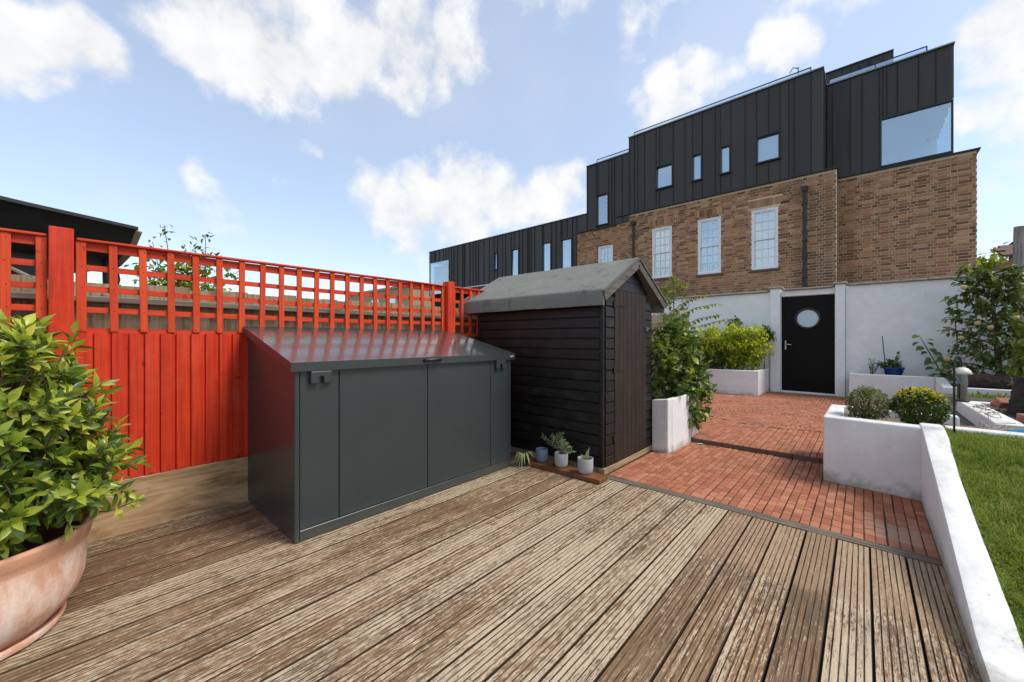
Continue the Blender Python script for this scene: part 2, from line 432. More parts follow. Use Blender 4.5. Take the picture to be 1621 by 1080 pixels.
M['bearer'] = m_painted('pale_bearer_timber', (.42, .30, .17), (.20, .13, .065), .85, 1)
M['plank'] = m_painted('brown_oiled_plank', (.24, .095, .035), (.10, .038, .016), .6, 0)
M['barge'] = m_painted('grey_bargeboard_timber', (.135, .125, .108), (.05, .044, .038), .85, 1)
M['stake'] = m_painted('grey_round_post', (.30, .27, .24), (.13, .115, .10), .9, 2)
plain('upvc', (.80, .81, .82), .35, 0, .03, 5, .03)
plain('black_paint', (.007, .0066, .006), .55, 0, .25, 6, .12, .004, .12)
plain('black_plastic', (.014, .014, .014), .45, 0, .2, 10, .05)
plain('dark_frame', (.022, .028, .034), .4, .3, .1, 8, .05)
plain('coping_metal', (.22, .235, .23), .45, .6, .2, 8, .1)
plain('steel', (.62, .62, .60), .28, 1, .05, 8, .03)
plain('stone_coping', (.34, .32, .27), .95, 0, .55, 9, .6, .01)
plain('concrete_pot', (.33, .33, .325), .85, 0, .12, 18, .3, .003)
plain('blue_grey_pot', (.115, .165, .19), .6, 0, .45, 9, .2, .003)
plain('blue_glaze', (.012, .04, .16), .2, 0, .15, 8, .03)
plain('soil', (.055, .038, .026), .98, 0, .6, 40, 1.0, .02)
plain('mulch', (.075, .058, .045), .98, 0, .7, 30, 1.0, .02)
plain('dry_soil', (.32, .23, .14), .98, 0, .4, 35, 1.0, .02)
plain('bark', (.10, .075, .055), .95, 0, .6, 30, 1.0, .015)
plain('dark_bark', (.060, .044, .034), .95, 0, .85, 26, 1.0, .03)
plain('twig', (.13, .085, .05), .85, 0, .3, 30, .4, .004)
plain('log_end', (.30, .27, .235), .95, 0, .4, 30, .6, .006)
plain('earth', (.10, .085, .06), .98, 0, .4, 2, .4, .02)
plain('asphalt', (.055, .055, .055), .95, 0, .3, 3, .3, .01)
plain('canopy', (.018, .018, .019), .48, 0, .3, 4, .15, .01)
plain('beam', (.22, .165, .095), .8, 0, .3, 9, .3, .004)
plain('rope', (.42, .36, .27), .8, 0, .2, 9, .3, .004)
plain('yellow_brick', (.40, .30, .18), .92, 0, .25, 9, .3, .004)
plain('pale_wall', (.62, .64, .66), .8, 0, .06, 4, .1)
plain('blind', (.74, .78, .80), .8, 0, .05, 5, .05)
plain('curtain', (.62, .70, .78), .9, 0, .12, 6, .2)
plain('room', (.70, .76, .80), .9, 0, .05, 3, .05)
plain('tile', (.13, .075, .055), .85, 0, .35, 12, .4, .005)
plain('red_brick', (.34, .13, .085), .9, 0, .3, 25, .5, .005)
plain('seed', (.10, .055, .025), .9, 0, .6, 120, .8, .004)
plain('dome', (.68, .64, .54), .4, 0, .08, 8, .05)
plain('pole_iron', (.045, .045, .047), .45, .5, .2, 12, .1)
plain('toy_blue', (.02, .32, .58), .35, 0, .1, 8, .03)
plain('toy_yellow', (.75, .52, .03), .4, 0, .1, 8, .03)
plain('toy_white', (.78, .79, .78), .4, 0, .05, 8, .03)
plain('orange', (.72, .18, .02), .6, 0, .3, 8, .2)
plain('apple', (.46, .36, .14), .4, 0, .35, 9, .05)
plain('lettering', (.85, .85, .85), .5, 0, .02, 8, .0)
plain('badge_red', (.6, .05, .05), .5, 0, .02, 8, .0)
plain('bamboo', (.30, .17, .08), .7, 0, .35, 20, .2)
leafmat('bay', ((0, (.035, .07, .014)), (.3, (.08, .14, .022)), (.52, (.24, .32, .036)), (.78, (.45, .49, .055)), (.97, (.60, .55, .08)), (1, (.55, .28, .05))), .3, .33, .5)
leafmat('choisya', ((0, (.12, .19, .022)), (.3, (.30, .40, .034)), (.65, (.54, .58, .05)), (1, (.70, .64, .09))), .35)
leafmat('vine', ((0, (.04, .075, .02)), (.4, (.10, .16, .036)), (.72, (.21, .27, .05)), (.93, (.38, .40, .07)), (1, (.36, .17, .11))), .3)
leafmat('sapling', ((0, (.06, .11, .02)), (.5, (.16, .22, .04)), (1, (.34, .36, .07))), .4)
leafmat('dark_shrub', ((0, (.03, .06, .02)), (.5, (.06, .115, .035)), (1, (.13, .19, .05))), .3)
leafmat('variegated', ((0, (.05, .075, .02)), (.45, (.12, .15, .045)), (.7, (.30, .30, .13)), (1, (.52, .50, .28))), .25)
leafmat('box_green', ((0, (.03, .06, .012)), (.55, (.075, .135, .022)), (1, (.17, .24, .035))), .25)
leafmat('box_yellow', ((0, (.40, .36, .02)), (.5, (.60, .50, .02)), (1, (.75, .62, .05))), .3)
leafmat('apple_leaf', ((0, (.045, .08, .02)), (.45, (.10, .16, .035)), (.8, (.20, .26, .06)), (1, (.32, .36, .10))), .3)
leafmat('far_leaf', ((0, (.10, .15, .025)), (.5, (.26, .33, .045)), (1, (.44, .46, .08))), .35)
leafmat('spider', ((0, (.30, .38, .14)), (.5, (.45, .48, .24)), (1, (.62, .60, .36))), .3)
leafmat('fern', ((0, (.10, .16, .05)), (.5, (.22, .28, .12)), (1, (.40, .44, .26))), .3)
leafmat('grass', ((0, (.10, .155, .025)), (.5, (.21, .285, .045)), (.85, (.34, .38, .08)), (1, (.52, .47, .20))), .3, .55, .3)
def m_lawn():
    t = NT('lawn_thatch'); p = t.pos()
    M['lawn'] = t.fin(t.mix(t.noise(p, 14, 7, .7), (.07, .10, .022), (.20, .195, .06)), .95, 0, .1)
m_lawn()

# ------------------------------------------------------------------ mesh helpers
def V(*a): return np.array(a, dtype=float)

class MB:
    def __init__(s): s.v = []; s.f = []
    def add(s, vs, fs):
        o = len(s.v); s.v.extend([tuple(map(float, p)) for p in vs]); s.f.extend([tuple(i + o for i in f) for f in fs]); return s
    def obox(s, c, u, v, w, b=0.):
        c, u, v, w = (np.array(q, float) for q in (c, u, v, w))
        if b <= 0:
            P = [c + i * u + j * v + k * w for i in (-1, 1) for j in (-1, 1) for k in (-1, 1)]
            return s.add(P, [(0, 1, 3, 2), (4, 6, 7, 5), (0, 4, 5, 1), (2, 3, 7, 6), (0, 2, 6, 4), (1, 5, 7, 3)])
        lu, lv, lw = (np.linalg.norm(q) for q in (u, v, w))
        b = min(b, lu * .45, lv * .45, lw * .45)
        bu, bv, bw = 1 - b / lu, 1 - b / lv, 1 - b / lw
        P = []; idx = {}
        for i in (-1, 1):
            for j in (-1, 1):
                for k in (-1, 1):
                    for a, (x, y, z) in enumerate(((1, bv, bw), (bu, 1, bw), (bu, bv, 1))):
                        idx[i, j, k, a] = len(P); P.append(c + i * x * u + j * y * v + k * z * w)
        F = []
        for i in (-1, 1):
            q = [idx[i, -1, -1, 0], idx[i, 1, -1, 0], idx[i, 1, 1, 0], idx[i, -1, 1, 0]]; F.append(q if i > 0 else q[::-1])
            q = [idx[-1, i, -1, 1], idx[-1, i, 1, 1], idx[1, i, 1, 1], idx[1, i, -1, 1]]; F.append(q if i > 0 else q[::-1])
            q = [idx[-1, -1, i, 2], idx[1, -1, i, 2], idx[1, 1, i, 2], idx[-1, 1, i, 2]]; F.append(q if i > 0 else q[::-1])
        for i in (-1, 1):
            for j in (-1, 1):
                F.append([idx[i, j, -1, 0], idx[i, j, -1, 1], idx[i, j, 1, 1], idx[i, j, 1, 0]])
                F.append([idx[i, -1, j, 0], idx[i, 1, j, 0], idx[i, 1, j, 2], idx[i, -1, j, 2]])
                F.append([idx[-1, i, j, 1], idx[1, i, j, 1], idx[1, i, j, 2], idx[-1, i, j, 2]])
                for k in (-1, 1): F.append([idx[i, j, k, 0], idx[i, j, k, 1], idx[i, j, k, 2]])
        return s.add(P, F)
    def box(s, x0, x1, y0, y1, z0, z1, b=0.):
        return s.obox(((x0 + x1) / 2, (y0 + y1) / 2, (z0 + z1) / 2), ((x1 - x0) / 2, 0, 0), (0, (y1 - y0) / 2, 0), (0, 0, (z1 - z0) / 2), b)
    def prism(s, pts, d):
        """closed outline of 3-D points pushed along d"""
        n = len(pts); d = np.array(d, float); a = [np.array(p, float) for p in pts]
        return s.add(a + [p + d for p in a], [tuple(range(n))[::-1], tuple(range(n, 2 * n))] + [(i, (i + 1) % n, n + (i + 1) % n, n + i) for i in range(n)])
    def tube(s, path, r, n=8, cap=True):
        P = [np.array(p, float) for p in path]; m = len(P); rr = r if hasattr(r, '__len__') else [r] * m
        o = []; prev = None
        for i, p in enumerate(P):
            t = P[min(i + 1, m - 1)] - P[max(i - 1, 0)]; t = t / (np.linalg.norm(t) + 1e-9)
            if prev is None:
                a = np.cross(t, (0, 0, 1.)); a = a if np.linalg.norm(a) > .05 else np.cross(t, (1., 0, 0))
            else: a = prev - t * prev.dot(t)
            a /= np.linalg.norm(a); prev = a; b = np.cross(t, a)
            o += [p + rr[i] * (math.cos(2 * math.pi * k / n) * a + math.sin(2 * math.pi * k / n) * b) for k in range(n)]
        F = [(i * n + k, i * n + (k + 1) % n, (i + 1) * n + (k + 1) % n, (i + 1) * n + k) for i in range(m - 1) for k in range(n)]
        if cap: F += [tuple(range(n))[::-1], tuple(range((m - 1) * n, m * n))]
        return s.add(o, F)
    def lathe(s, prof, c=(0, 0, 0), n=32, wob=0.):
        m = len(prof); o = []
        for r, z in prof:
            for k in range(n):
                a = 2 * math.pi * k / n; q = r * (1 + wob * math.sin(3 * a + z * 20))
                o.append((c[0] + q * math.cos(a), c[1] + q * math.sin(a), c[2] + z))
        F = [(i * n + k, i * n + (k + 1) % n, (i + 1) * n + (k + 1) % n, (i + 1) * n + k) for i in range(m - 1) for k in range(n)]
        return s.add(o, F)
    def disc(s, c, r, n=32, nrm=(0, 0, 1), rb=None):
        nrm = np.array(nrm, float); a = np.cross(nrm, (0, 0, 1.)); a = a if np.linalg.norm(a) > .05 else V(1, 0, 0); a /= np.linalg.norm(a); b = np.cross(nrm, a)
        rb = rb or r
        return s.add([np.array(c) + r * math.cos(2 * math.pi * k / n) * a + rb * math.sin(2 * math.pi * k / n) * b for k in range(n)], [tuple(range(n))])
    def tone_faces(s, o, step):
        n = len(o.data.polygons); k = n // step
        a = o.data.attributes.new('tone', 'FLOAT', 'FACE'); a.data.foreach_set('value', np.repeat(rng.random(k + 1), step)[:n].astype(np.float32))
    def build(s, name, mat, parent=None, smooth=False, angle=None, bevel=0., subsurf=0):
        v = np.array(s.v); c = (v.min(0) + v.max(0)) / 2
        me = bpy.data.meshes.new(name); me.from_pydata((v - c).tolist(), [], s.f); me.validate()
        import bmesh
        bm = bmesh.new(); bm.from_mesh(me); bmesh.ops.recalc_face_normals(bm, faces=bm.faces); bm.to_mesh(me); bm.free()
        me.materials.append(M[mat])
        if smooth:
            me.polygons.foreach_set('use_smooth', [True] * len(me.polygons))
            if angle: 
                try: me.set_sharp_from_angle(angle=R(angle))
                except Exception: pass
        o = bpy.data.objects.new(name, me); COL.objects.link(o)
        base = world_of(parent) if parent else V(0, 0, 0)
        o.location = c - base; o['_w'] = list(map(float, c))
        if parent: o.parent = parent
        if bevel:
            bv = o.modifiers.new('bevel', 'BEVEL'); bv.width = bevel; bv.segments = 2; bv.limit_method = 'ANGLE'; bv.angle_limit = R(40)
        return o

def world_of(o):
    return np.array(list(o['_w'])) if '_w' in o else np.array(o.location)

def thing(name, label, cat, loc=(0, 0, 0), group=None, kind=None):
    o = bpy.data.objects.new(name, None); COL.objects.link(o); o.location = loc; o['_w'] = list(map(float, loc)); o.empty_display_size = .1
    return tag(o, label, cat, group, kind)
def tag(o, label=None, cat=None, group=None, kind=None):
    if label: o['label'] = label
    if cat: o['category'] = cat
    if group: o['group'] = group
    if kind: o['kind'] = kind
    return o
def sub(name, parent, loc=None):
    """an empty that stands for a part and holds its sub-parts"""
    o = bpy.data.objects.new(name, None); COL.objects.link(o); w = np.array(loc if loc is not None else world_of(parent), float)
    o.parent = parent; o.location = w - world_of(parent); o['_w'] = list(map(float, w)); o.empty_display_size = .05
    return o
def piece(name, me, parent, loc, rot=None, scale=None):
    """an instance of shared mesh data at a world position"""
    o = bpy.data.objects.new(name, me); COL.objects.link(o); o.parent = parent
    o.location = np.array(loc, float) - world_of(parent); o['_w'] = list(map(float, loc))
    if rot is not None: o.rotation_euler = rot
    if scale is not None: o.scale = scale
    return o
def shared(mb, name, mat, smooth=False):
    me = bpy.data.meshes.new(name); me.from_pydata(mb.v, [], mb.f); me.validate(); me.materials.append(M[mat])
    if smooth: me.polygons.foreach_set('use_smooth', [True] * len(me.polygons))
    return me

FW = V(-math.sin(TH), math.cos(TH), 0); RT = V(math.cos(TH), math.sin(TH), 0)
def project(p):
    v = np.array(p, float) - V(0, 0, CAMZ); d = v @ FW
    return 810.5 + 620 * (v @ RT) / d if d > .01 else -9999, 537 - 620 * v[2] / d if d > .01 else -9999, d
def in_view(p, m=0):
    x, y, d = project(p); return d > .1 and -m < x < 1621 + m and -m < y < 1080 + m
def nz(x, y, z=0.): return mnoise.noise(Vector((x, y, z)))

# ------------------------------------------------------------------ ground
def ground():
    mb = MB(); mb.add([(-900, -900, -.12), (900, -900, -.12), (900, 900, -.12), (-900, 900, -.12)], [(0, 1, 2, 3)])
    tag(mb.build('ground', 'earth'), kind='structure')
    mb = MB(); mb.add([(-60, 10.75, -.09), (60, 10.75, -.09), (60, 13.2, -.09), (-60, 13.2, -.09)], [(0, 1, 2, 3)])
    tag(mb.build('lane', 'asphalt'), kind='structure')
ground()

# ------------------------------------------------------------------ deck
def deck():
    root = thing('deck', None, None, (-1.6, 1, 0)); root['kind'] = 'structure'
    pitch = .1483; w = .1420; x = .325; i = 0
    y0, y1 = -2.6, 3.108
    while x > -3.5:
        xa = x - w; rr = random.Random(i)
        prof = []; nr = 6; rib = w / nr
        for k in range(nr):
            a = xa + k * rib; g = rr.uniform(.0026, .0042); dp = .0042 + rr.uniform(-.001, .0012)
            prof += [(a + (g if k else .003), 0.), (a + rib - g, 0.)] if k in (0, nr - 1) and False else [(a + g * .8, 0.), (a + rib - g * .8, 0.)]
            if k < nr - 1: prof += [(a + rib - g * .35, -dp), (a + rib + g * .35, -dp)]
        prof = [(xa, -.030), (xa, -.0035)] + prof + [(x, -.0035), (x, -.030)]
        ns = 26; dz = rr.uniform(-.0025, .0015); tl = rr.uniform(-.012, .012); cup = rr.uniform(-.3, .5)
        end = y1 - rr.uniform(0, .006)
        vs = []
        for j in range(ns + 1):
            yy = y0 + (end - y0) * j / ns
            bend = .0022 * nz(yy * .9, i * 3.1)
            for px, pz in prof:
                u = (px - (xa + w / 2)) / w
                vs.append((px + bend, yy, pz + dz + tl * u * w - cup * u * u * .008 + .0012 * nz(yy * 2, px * 30, i)))
        n = len(prof)
        fs = [(j * n + k, j * n + k + 1, (j + 1) * n + k + 1, (j + 1) * n + k) for j in range(ns) for k in range(n - 1)]
        fs += [tuple(range(n)), tuple(range(ns * n, (ns + 1) * n))[::-1]]
        mb = MB(); mb.add(vs, fs); o = mb.build('deck_board', 'deck', root); o.data.materials.append(M['deck_dirt_shade'])
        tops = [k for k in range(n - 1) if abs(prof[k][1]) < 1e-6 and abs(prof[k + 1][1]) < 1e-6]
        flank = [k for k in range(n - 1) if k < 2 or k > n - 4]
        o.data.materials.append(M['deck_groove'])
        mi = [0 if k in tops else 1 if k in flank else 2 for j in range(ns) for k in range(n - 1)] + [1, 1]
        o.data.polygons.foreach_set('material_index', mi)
        x -= pitch; i += 1
    mb = MB(); mb.box(-3.5, .34, y0, 3.1, -.075, -.045); mb.build('joist_frame', 'black_plastic', root)
    mb = MB()
    # end trim laid across the board ends
    for k in range(5):
        a = 3.116 + k * .0175
        mb.box(-1.735, .322, a + .0012, a + .0163, -.05, .002 - .0012 * (k % 2), .003)
    mb.build('edge_board', 'strip', root)
    # screws in pairs over the joists
    sm = MB(); sm.lathe([(0.0001, .0006), (.0042, .0004), (.0045, -.002)], n=10); me = shared(sm, 'screw', 'steel')
    x = .325
    cnt = 0
    while x > -3.4:
        for yy in (3.02, 2.58):
            for q in (.035, .107):
                p = (x - q, yy + random.uniform(-.008, .008), -.0022)
                if in_view(p) and x > -1.2 and cnt < 60: piece('screw', me, root, p); cnt += 1
        x -= pitch
deck()

# ------------------------------------------------------------------ brick paving
STEP_Y = 4.9; UP = .05
CC = (-.93, 7.4); CR = 1.22
def paving():
    root = thing('brick_paving', None, None, (-.7, 5, -.02)); root['kind'] = 'structure'
    cells = []   # (cx, cy, z, half length, half width, rotation)
    def blocked(x, y):
        if y < STEP_Y:
            if x < -1.72 or x > .322 or (x > -.235 and y > 4.33) : return True
            if x < -1.53 and y > 4.25: return True
        else:
            if y < 5.2 and x > -.24: return True
            if x < -1.52 and y < 5.12: return True
            if x > .9 and y > 9.0: return True
            if y > 9.88 and x > -.2: return True
            if x > .78 and 4.9 < y < 7.2: return True
            if x < -1.64 and y > 9.35: return True
        return False
    pw, pl = .0535, .1035
    def lay(x0, x1, ya, yb, z, seed, hole=None):
        rr = random.Random(seed); nx = int((x1 - x0) / pw)
        for i in range(nx):
            y = ya + rr.uniform(-.01, .0); 
            while y < yb - .02:
                L = pl * rr.choice((1, 1, 1, 1, .62, .62, 1.12)) ; L = min(L, yb - y)
                cx = x0 + (i + .5) * pw + .004 * nz(y * 3, i * .9) + .006 * nz(y * .8, 3.3); cy = y + L / 2
                if not blocked(cx, cy) and L > .03 and not (hole and math.hypot(cx - hole[0], cy - hole[1]) < hole[2] + .02):
                    cells.append((cx, cy, z + .0025 * nz(cx * 2, cy * 2), (L - .0050) / 2, (pw - .0052) / 2, math.pi / 2 + rr.uniform(-.03, .03)))
                y += L
    lay(-1.76, .335, 3.21, STEP_Y - .012, 0, 1)
    lay(-2.75, .92, STEP_Y + .004, 10.42, UP, 2, (CC[0], CC[1], CR))
    rr = random.Random(5); r = .06
    while r < CR:
        n = max(4, int(2 * math.pi * r / pl)); ph = rr.random() * 6
        for k in range(n):
            a = ph + 2 * math.pi * k / n; cx, cy = CC[0] + r * math.cos(a), CC[1] + r * math.sin(a)
            L = 2 * math.pi * r / n
            if not blocked(cx, cy): cells.append((cx, cy, UP + .0025 * nz(cx * 2, cy * 2), (L - .007) / 2, (pw - .0068) / 2, a + math.pi / 2))
        r += pw
    cells.sort(key=lambda c: (0 if in_view((c[0], c[1], c[2]), -4) else 1, math.hypot(c[0], c[1])))
    base = MB(); base.obox((0, 0, -.02), (1, 0, 0), (0, 1, 0), (0, 0, .02), 0)
    # unit paver with softened arrises
    pm = MB(); pm.obox((0, 0, -.0225), (.0485, 0, 0), (0, .0235, 0), (0, 0, .0225), .0035); me = shared(pm, 'paver', 'paver')
    rest = MB()
    for i, (cx, cy, z, hl, hw, a) in enumerate(cells):
        if i < 300:
            piece('paver', me, root, (cx, cy, z), (random.uniform(-.012, .012), random.uniform(-.012, .012), a), (hl / .0485, hw / .0235, 1))
        else:
            ca, sa = math.cos(a), math.sin(a)
            rest.obox((cx, cy, z - .02), (hl * ca, hl * sa, random.uniform(-.0006, .0006)), (-hw * sa, hw * ca, random.uniform(-.0006, .0006)), (0, 0, .02), .0035)
    o = rest.build('paver_field', 'paver', root); o['kind'] = 'stuff'; rest.tone_faces(o, 26)
    mb = MB(); mb.box(-1.74, .335, 3.2, STEP_Y - .012, -.08, -.0055); mb.build('joint_bed', 'joint', root)
    mb = MB(); mb.box(-2.8, .93, STEP_Y - .006, 10.45, -.08, UP - .0055); mb.build('joint_bed', 'joint', root)
    mb = MB()
    x = -1.62
    while x < -.26:    # nosing of the step: bricks on edge, dark below
        L = random.uniform(.20, .225); mb.box(x, min(x + L - .006, -.26), STEP_Y - .012, STEP_Y + .002, -.005, UP - .003, .003); x += L
    mb.build('step_nosing', 'tile', root)
    # leaf litter and moss caught along the edges
    lv = []
    for k in range(420):
        t = random.random()
        if t < .4: p = (random.uniform(-1.6, -.3), STEP_Y - .02 - abs(random.gauss(0, .06)), .004)
        elif t < .65: p = (random.uniform(-1.72, -1.3), random.uniform(3.9, 4.3), .004)
        elif t < .85: p = (-.25 - abs(random.gauss(0, .06)), random.uniform(4.3, 4.85), .004)
        else: p = (random.uniform(-2.4, -1.5), random.uniform(5, 7), UP + .004)
        if blocked(p[0], p[1]): continue
        a = random.random() * 6.3
        lv.append((p, (math.cos(a), math.sin(a), random.uniform(-.1, .3)), (0, 0, 1), random.uniform(.006, .02)))
    o = leaves_obj('leaf_litter', lv, LEAF_SMALL, 'mulch'); tag(o, 'brown leaf litter caught along the brick step', 'leaf litter', kind='stuff')

# ------------------------------------------------------------------ foliage
def leaf_shape(w=.36, fold=.12, curl=.22, prof=(0, .62, 1, .8, .38, 0)):
    n = len(prof); vs = []; fs = []; rows = []
    for i, p in enumerate(prof):
        t = i / (n - 1); zc = -curl * t * t
        if p == 0: rows.append([len(vs)]); vs.append((t, 0, zc))
        else:
            h = p * w / 2; rows.append([len(vs), len(vs) + 1, len(vs) + 2]); vs += [(t, -h, zc + fold * p * w), (t, 0, zc), (t, h, zc + fold * p * w)]
    for a, b in zip(rows[:-1], rows[1:]):
        if len(a) == 1: fs += [(a[0], b[1], b[0]), (a[0], b[2], b[1])]
        elif len(b) == 1: fs += [(a[0], a[1], b[0]), (a[1], a[2], b[0])]
        else: fs += [(a[0], a[1], b[1], b[0]), (a[1], a[2], b[2], b[1])]
    return np.array(vs), fs
LEAF_BAY = leaf_shape(.37, .20, .22, (0, .42, .82, 1, .93, .66, .30, 0))
LEAF_SMALL = leaf_shape(.5, .15, .2, (0, 1, 0))
LEAF_MED = leaf_shape(.5, .18, .22, (0, .9, .8, 0))
LEAF_BROAD = leaf_shape(.85, .12, .3, (0, .85, 1, .6, 0))
LEAF_LONG = leaf_shape(.24, .2, .35, (0, .8, 1, .6, 0))
LEAF_STRAP = leaf_shape(.07, .3, .9, (.6, 1, 1, .9, .7, .4, 0))

def frame(d, up):
    d = np.array(d, float); d /= np.linalg.norm(d) + 1e-9
    y = np.cross(np.array(up, float), d)
    if np.linalg.norm(y) < .05: y = np.cross((1., 0, 0), d)
    y /= np.linalg.norm(y); z = np.cross(d, y)
    return d, y, z
def leaves_obj(name, leaves, shape, mat, parent=None, smooth=True):
    bv, bf = shape; nv = len(bv); P = np.empty((len(leaves) * nv, 3)); F = []
    for i, (p, d, up, s) in enumerate(leaves):
        x, y, z = frame(d, up); P[i * nv:(i + 1) * nv] = np.array(p) + s * (bv[:, :1] * x + bv[:, 1:2] * y + bv[:, 2:] * z)
        F.extend([tuple(k + i * nv for k in f) for f in bf])
    c = (P.min(0) + P.max(0)) / 2
    me = bpy.data.meshes.new(name); me.from_pydata((P - c).tolist(), [], F); me.materials.append(M[mat])
    if smooth: me.polygons.foreach_set('use_smooth', [True] * len(me.polygons))
    ta = me.attributes.new('tone', 'FLOAT', 'FACE'); ta.data.foreach_set('value', np.repeat(rng.random(len(leaves)), len(bf)).astype(np.float32))
    o = bpy.data.objects.new(name, me); COL.objects.link(o)
    o.location = c - (world_of(parent) if parent else V(0, 0, 0)); o['_w'] = list(map(float, c))
    if parent: o.parent = parent
    return o
def leaf_pieces(name, leaves, shape, mat, parent):
    bv, bf = shape; me = bpy.data.meshes.new(name); me.from_pydata(bv.tolist(), [], bf); me.materials.append(M[mat]); me.polygons.foreach_set('use_smooth', [True] * len(me.polygons))
    for p, d, up, s in leaves:
        x, y, z = frame(d, up); m3 = Matrix((x, y, z)).transposed()
        piece(name, me, parent, p, m3.to_euler(), (s, s, s))

def rdir(rr):
    while True:
        v = V(rr.uniform(-1, 1), rr.uniform(-1, 1), rr.uniform(-1, 1)); l = np.linalg.norm(v)
        if .1 < l < 1: return v / l
def crown(rr, c, rad, nclump, per, size, out=.6, up=.35, shell=.55, lump=.25, spread=.12, zmin=None, seed=0.):
    """leaf clumps spread through an uneven ellipsoid"""
    res = []; c = np.array(c, float); rad = np.array(rad, float)
    for k in range(nclump):
        d = rdir(rr); q = shell + (1 - shell) * rr.random() ** .6
        if rr.random() < .3: q *= rr.uniform(.4, 1)
        q *= 1 + lump * 1.6 * nz(*(d * 2.2 + seed))
        pc = c + d * rad * q
        if zmin is not None and pc[2] < zmin: continue
        ax = d * out + V(0, 0, up) + rdir(rr) * .45
        for j in range(per):
            dd = ax / np.linalg.norm(ax) * .55 + rdir(rr) * .8
            p = pc + rdir(rr) * spread * rr.random()
            res.append((p, dd, V(0, 0, 1) + rdir(rr) * .5, size * rr.uniform(.65, 1.2)))
    return res
def sprays(rr, c, rad, ntwig, per, size, twig_len, zmin=None, shell=.5, lump=.25, seed=0., upb=.5):
    """short leafy shoots: leaves set round a stem with a tuft at its tip"""
    lv = []; tw = []; c = np.array(c, float); rad = np.array(rad, float)
    for k in range(ntwig):
        d = rdir(rr); q = shell + (1 - shell) * rr.random() ** .5
        q *= 1 + lump * 1.6 * nz(*(d * 2.1 + seed))
        tip = c + d * rad * q
        if zmin is not None and tip[2] < zmin: continue
        ax = d * .75 + V(0, 0, upb) + rdir(rr) * .4; ax /= np.linalg.norm(ax)
        L = twig_len * rr.uniform(.7, 1.3); st = tip - ax * L
        tw.append((c * .55 + st * .45 - V(0, 0, rad[2] * .25), st, tip))
        x, y, z = frame(ax, (0, 0, 1)); ph = rr.random() * 6
        for j in range(per):
            t = (j + .5) / per; a = ph + j * 2.4
            open_ = 1.15 - .75 * t
            dd = ax * (.35 + .65 * t) + (math.cos(a) * y + math.sin(a) * z) * open_
            lv.append((st + ax * L * t, dd, ax * .9 + rdir(rr) * .35, size * (1.15 - .35 * t) * rr.uniform(.6, 1.3)))
    return lv, tw
def nearest_split(lv, n):
    seen = sorted((l for l in lv if in_view(l[0])), key=lambda l: np.linalg.norm(np.array(l[0]) - V(0, 0, CAMZ)) / l[3])
    a = seen[:n]; ids = set(map(id, a)); return a, [l for l in lv if id(l) not in ids]
paving()

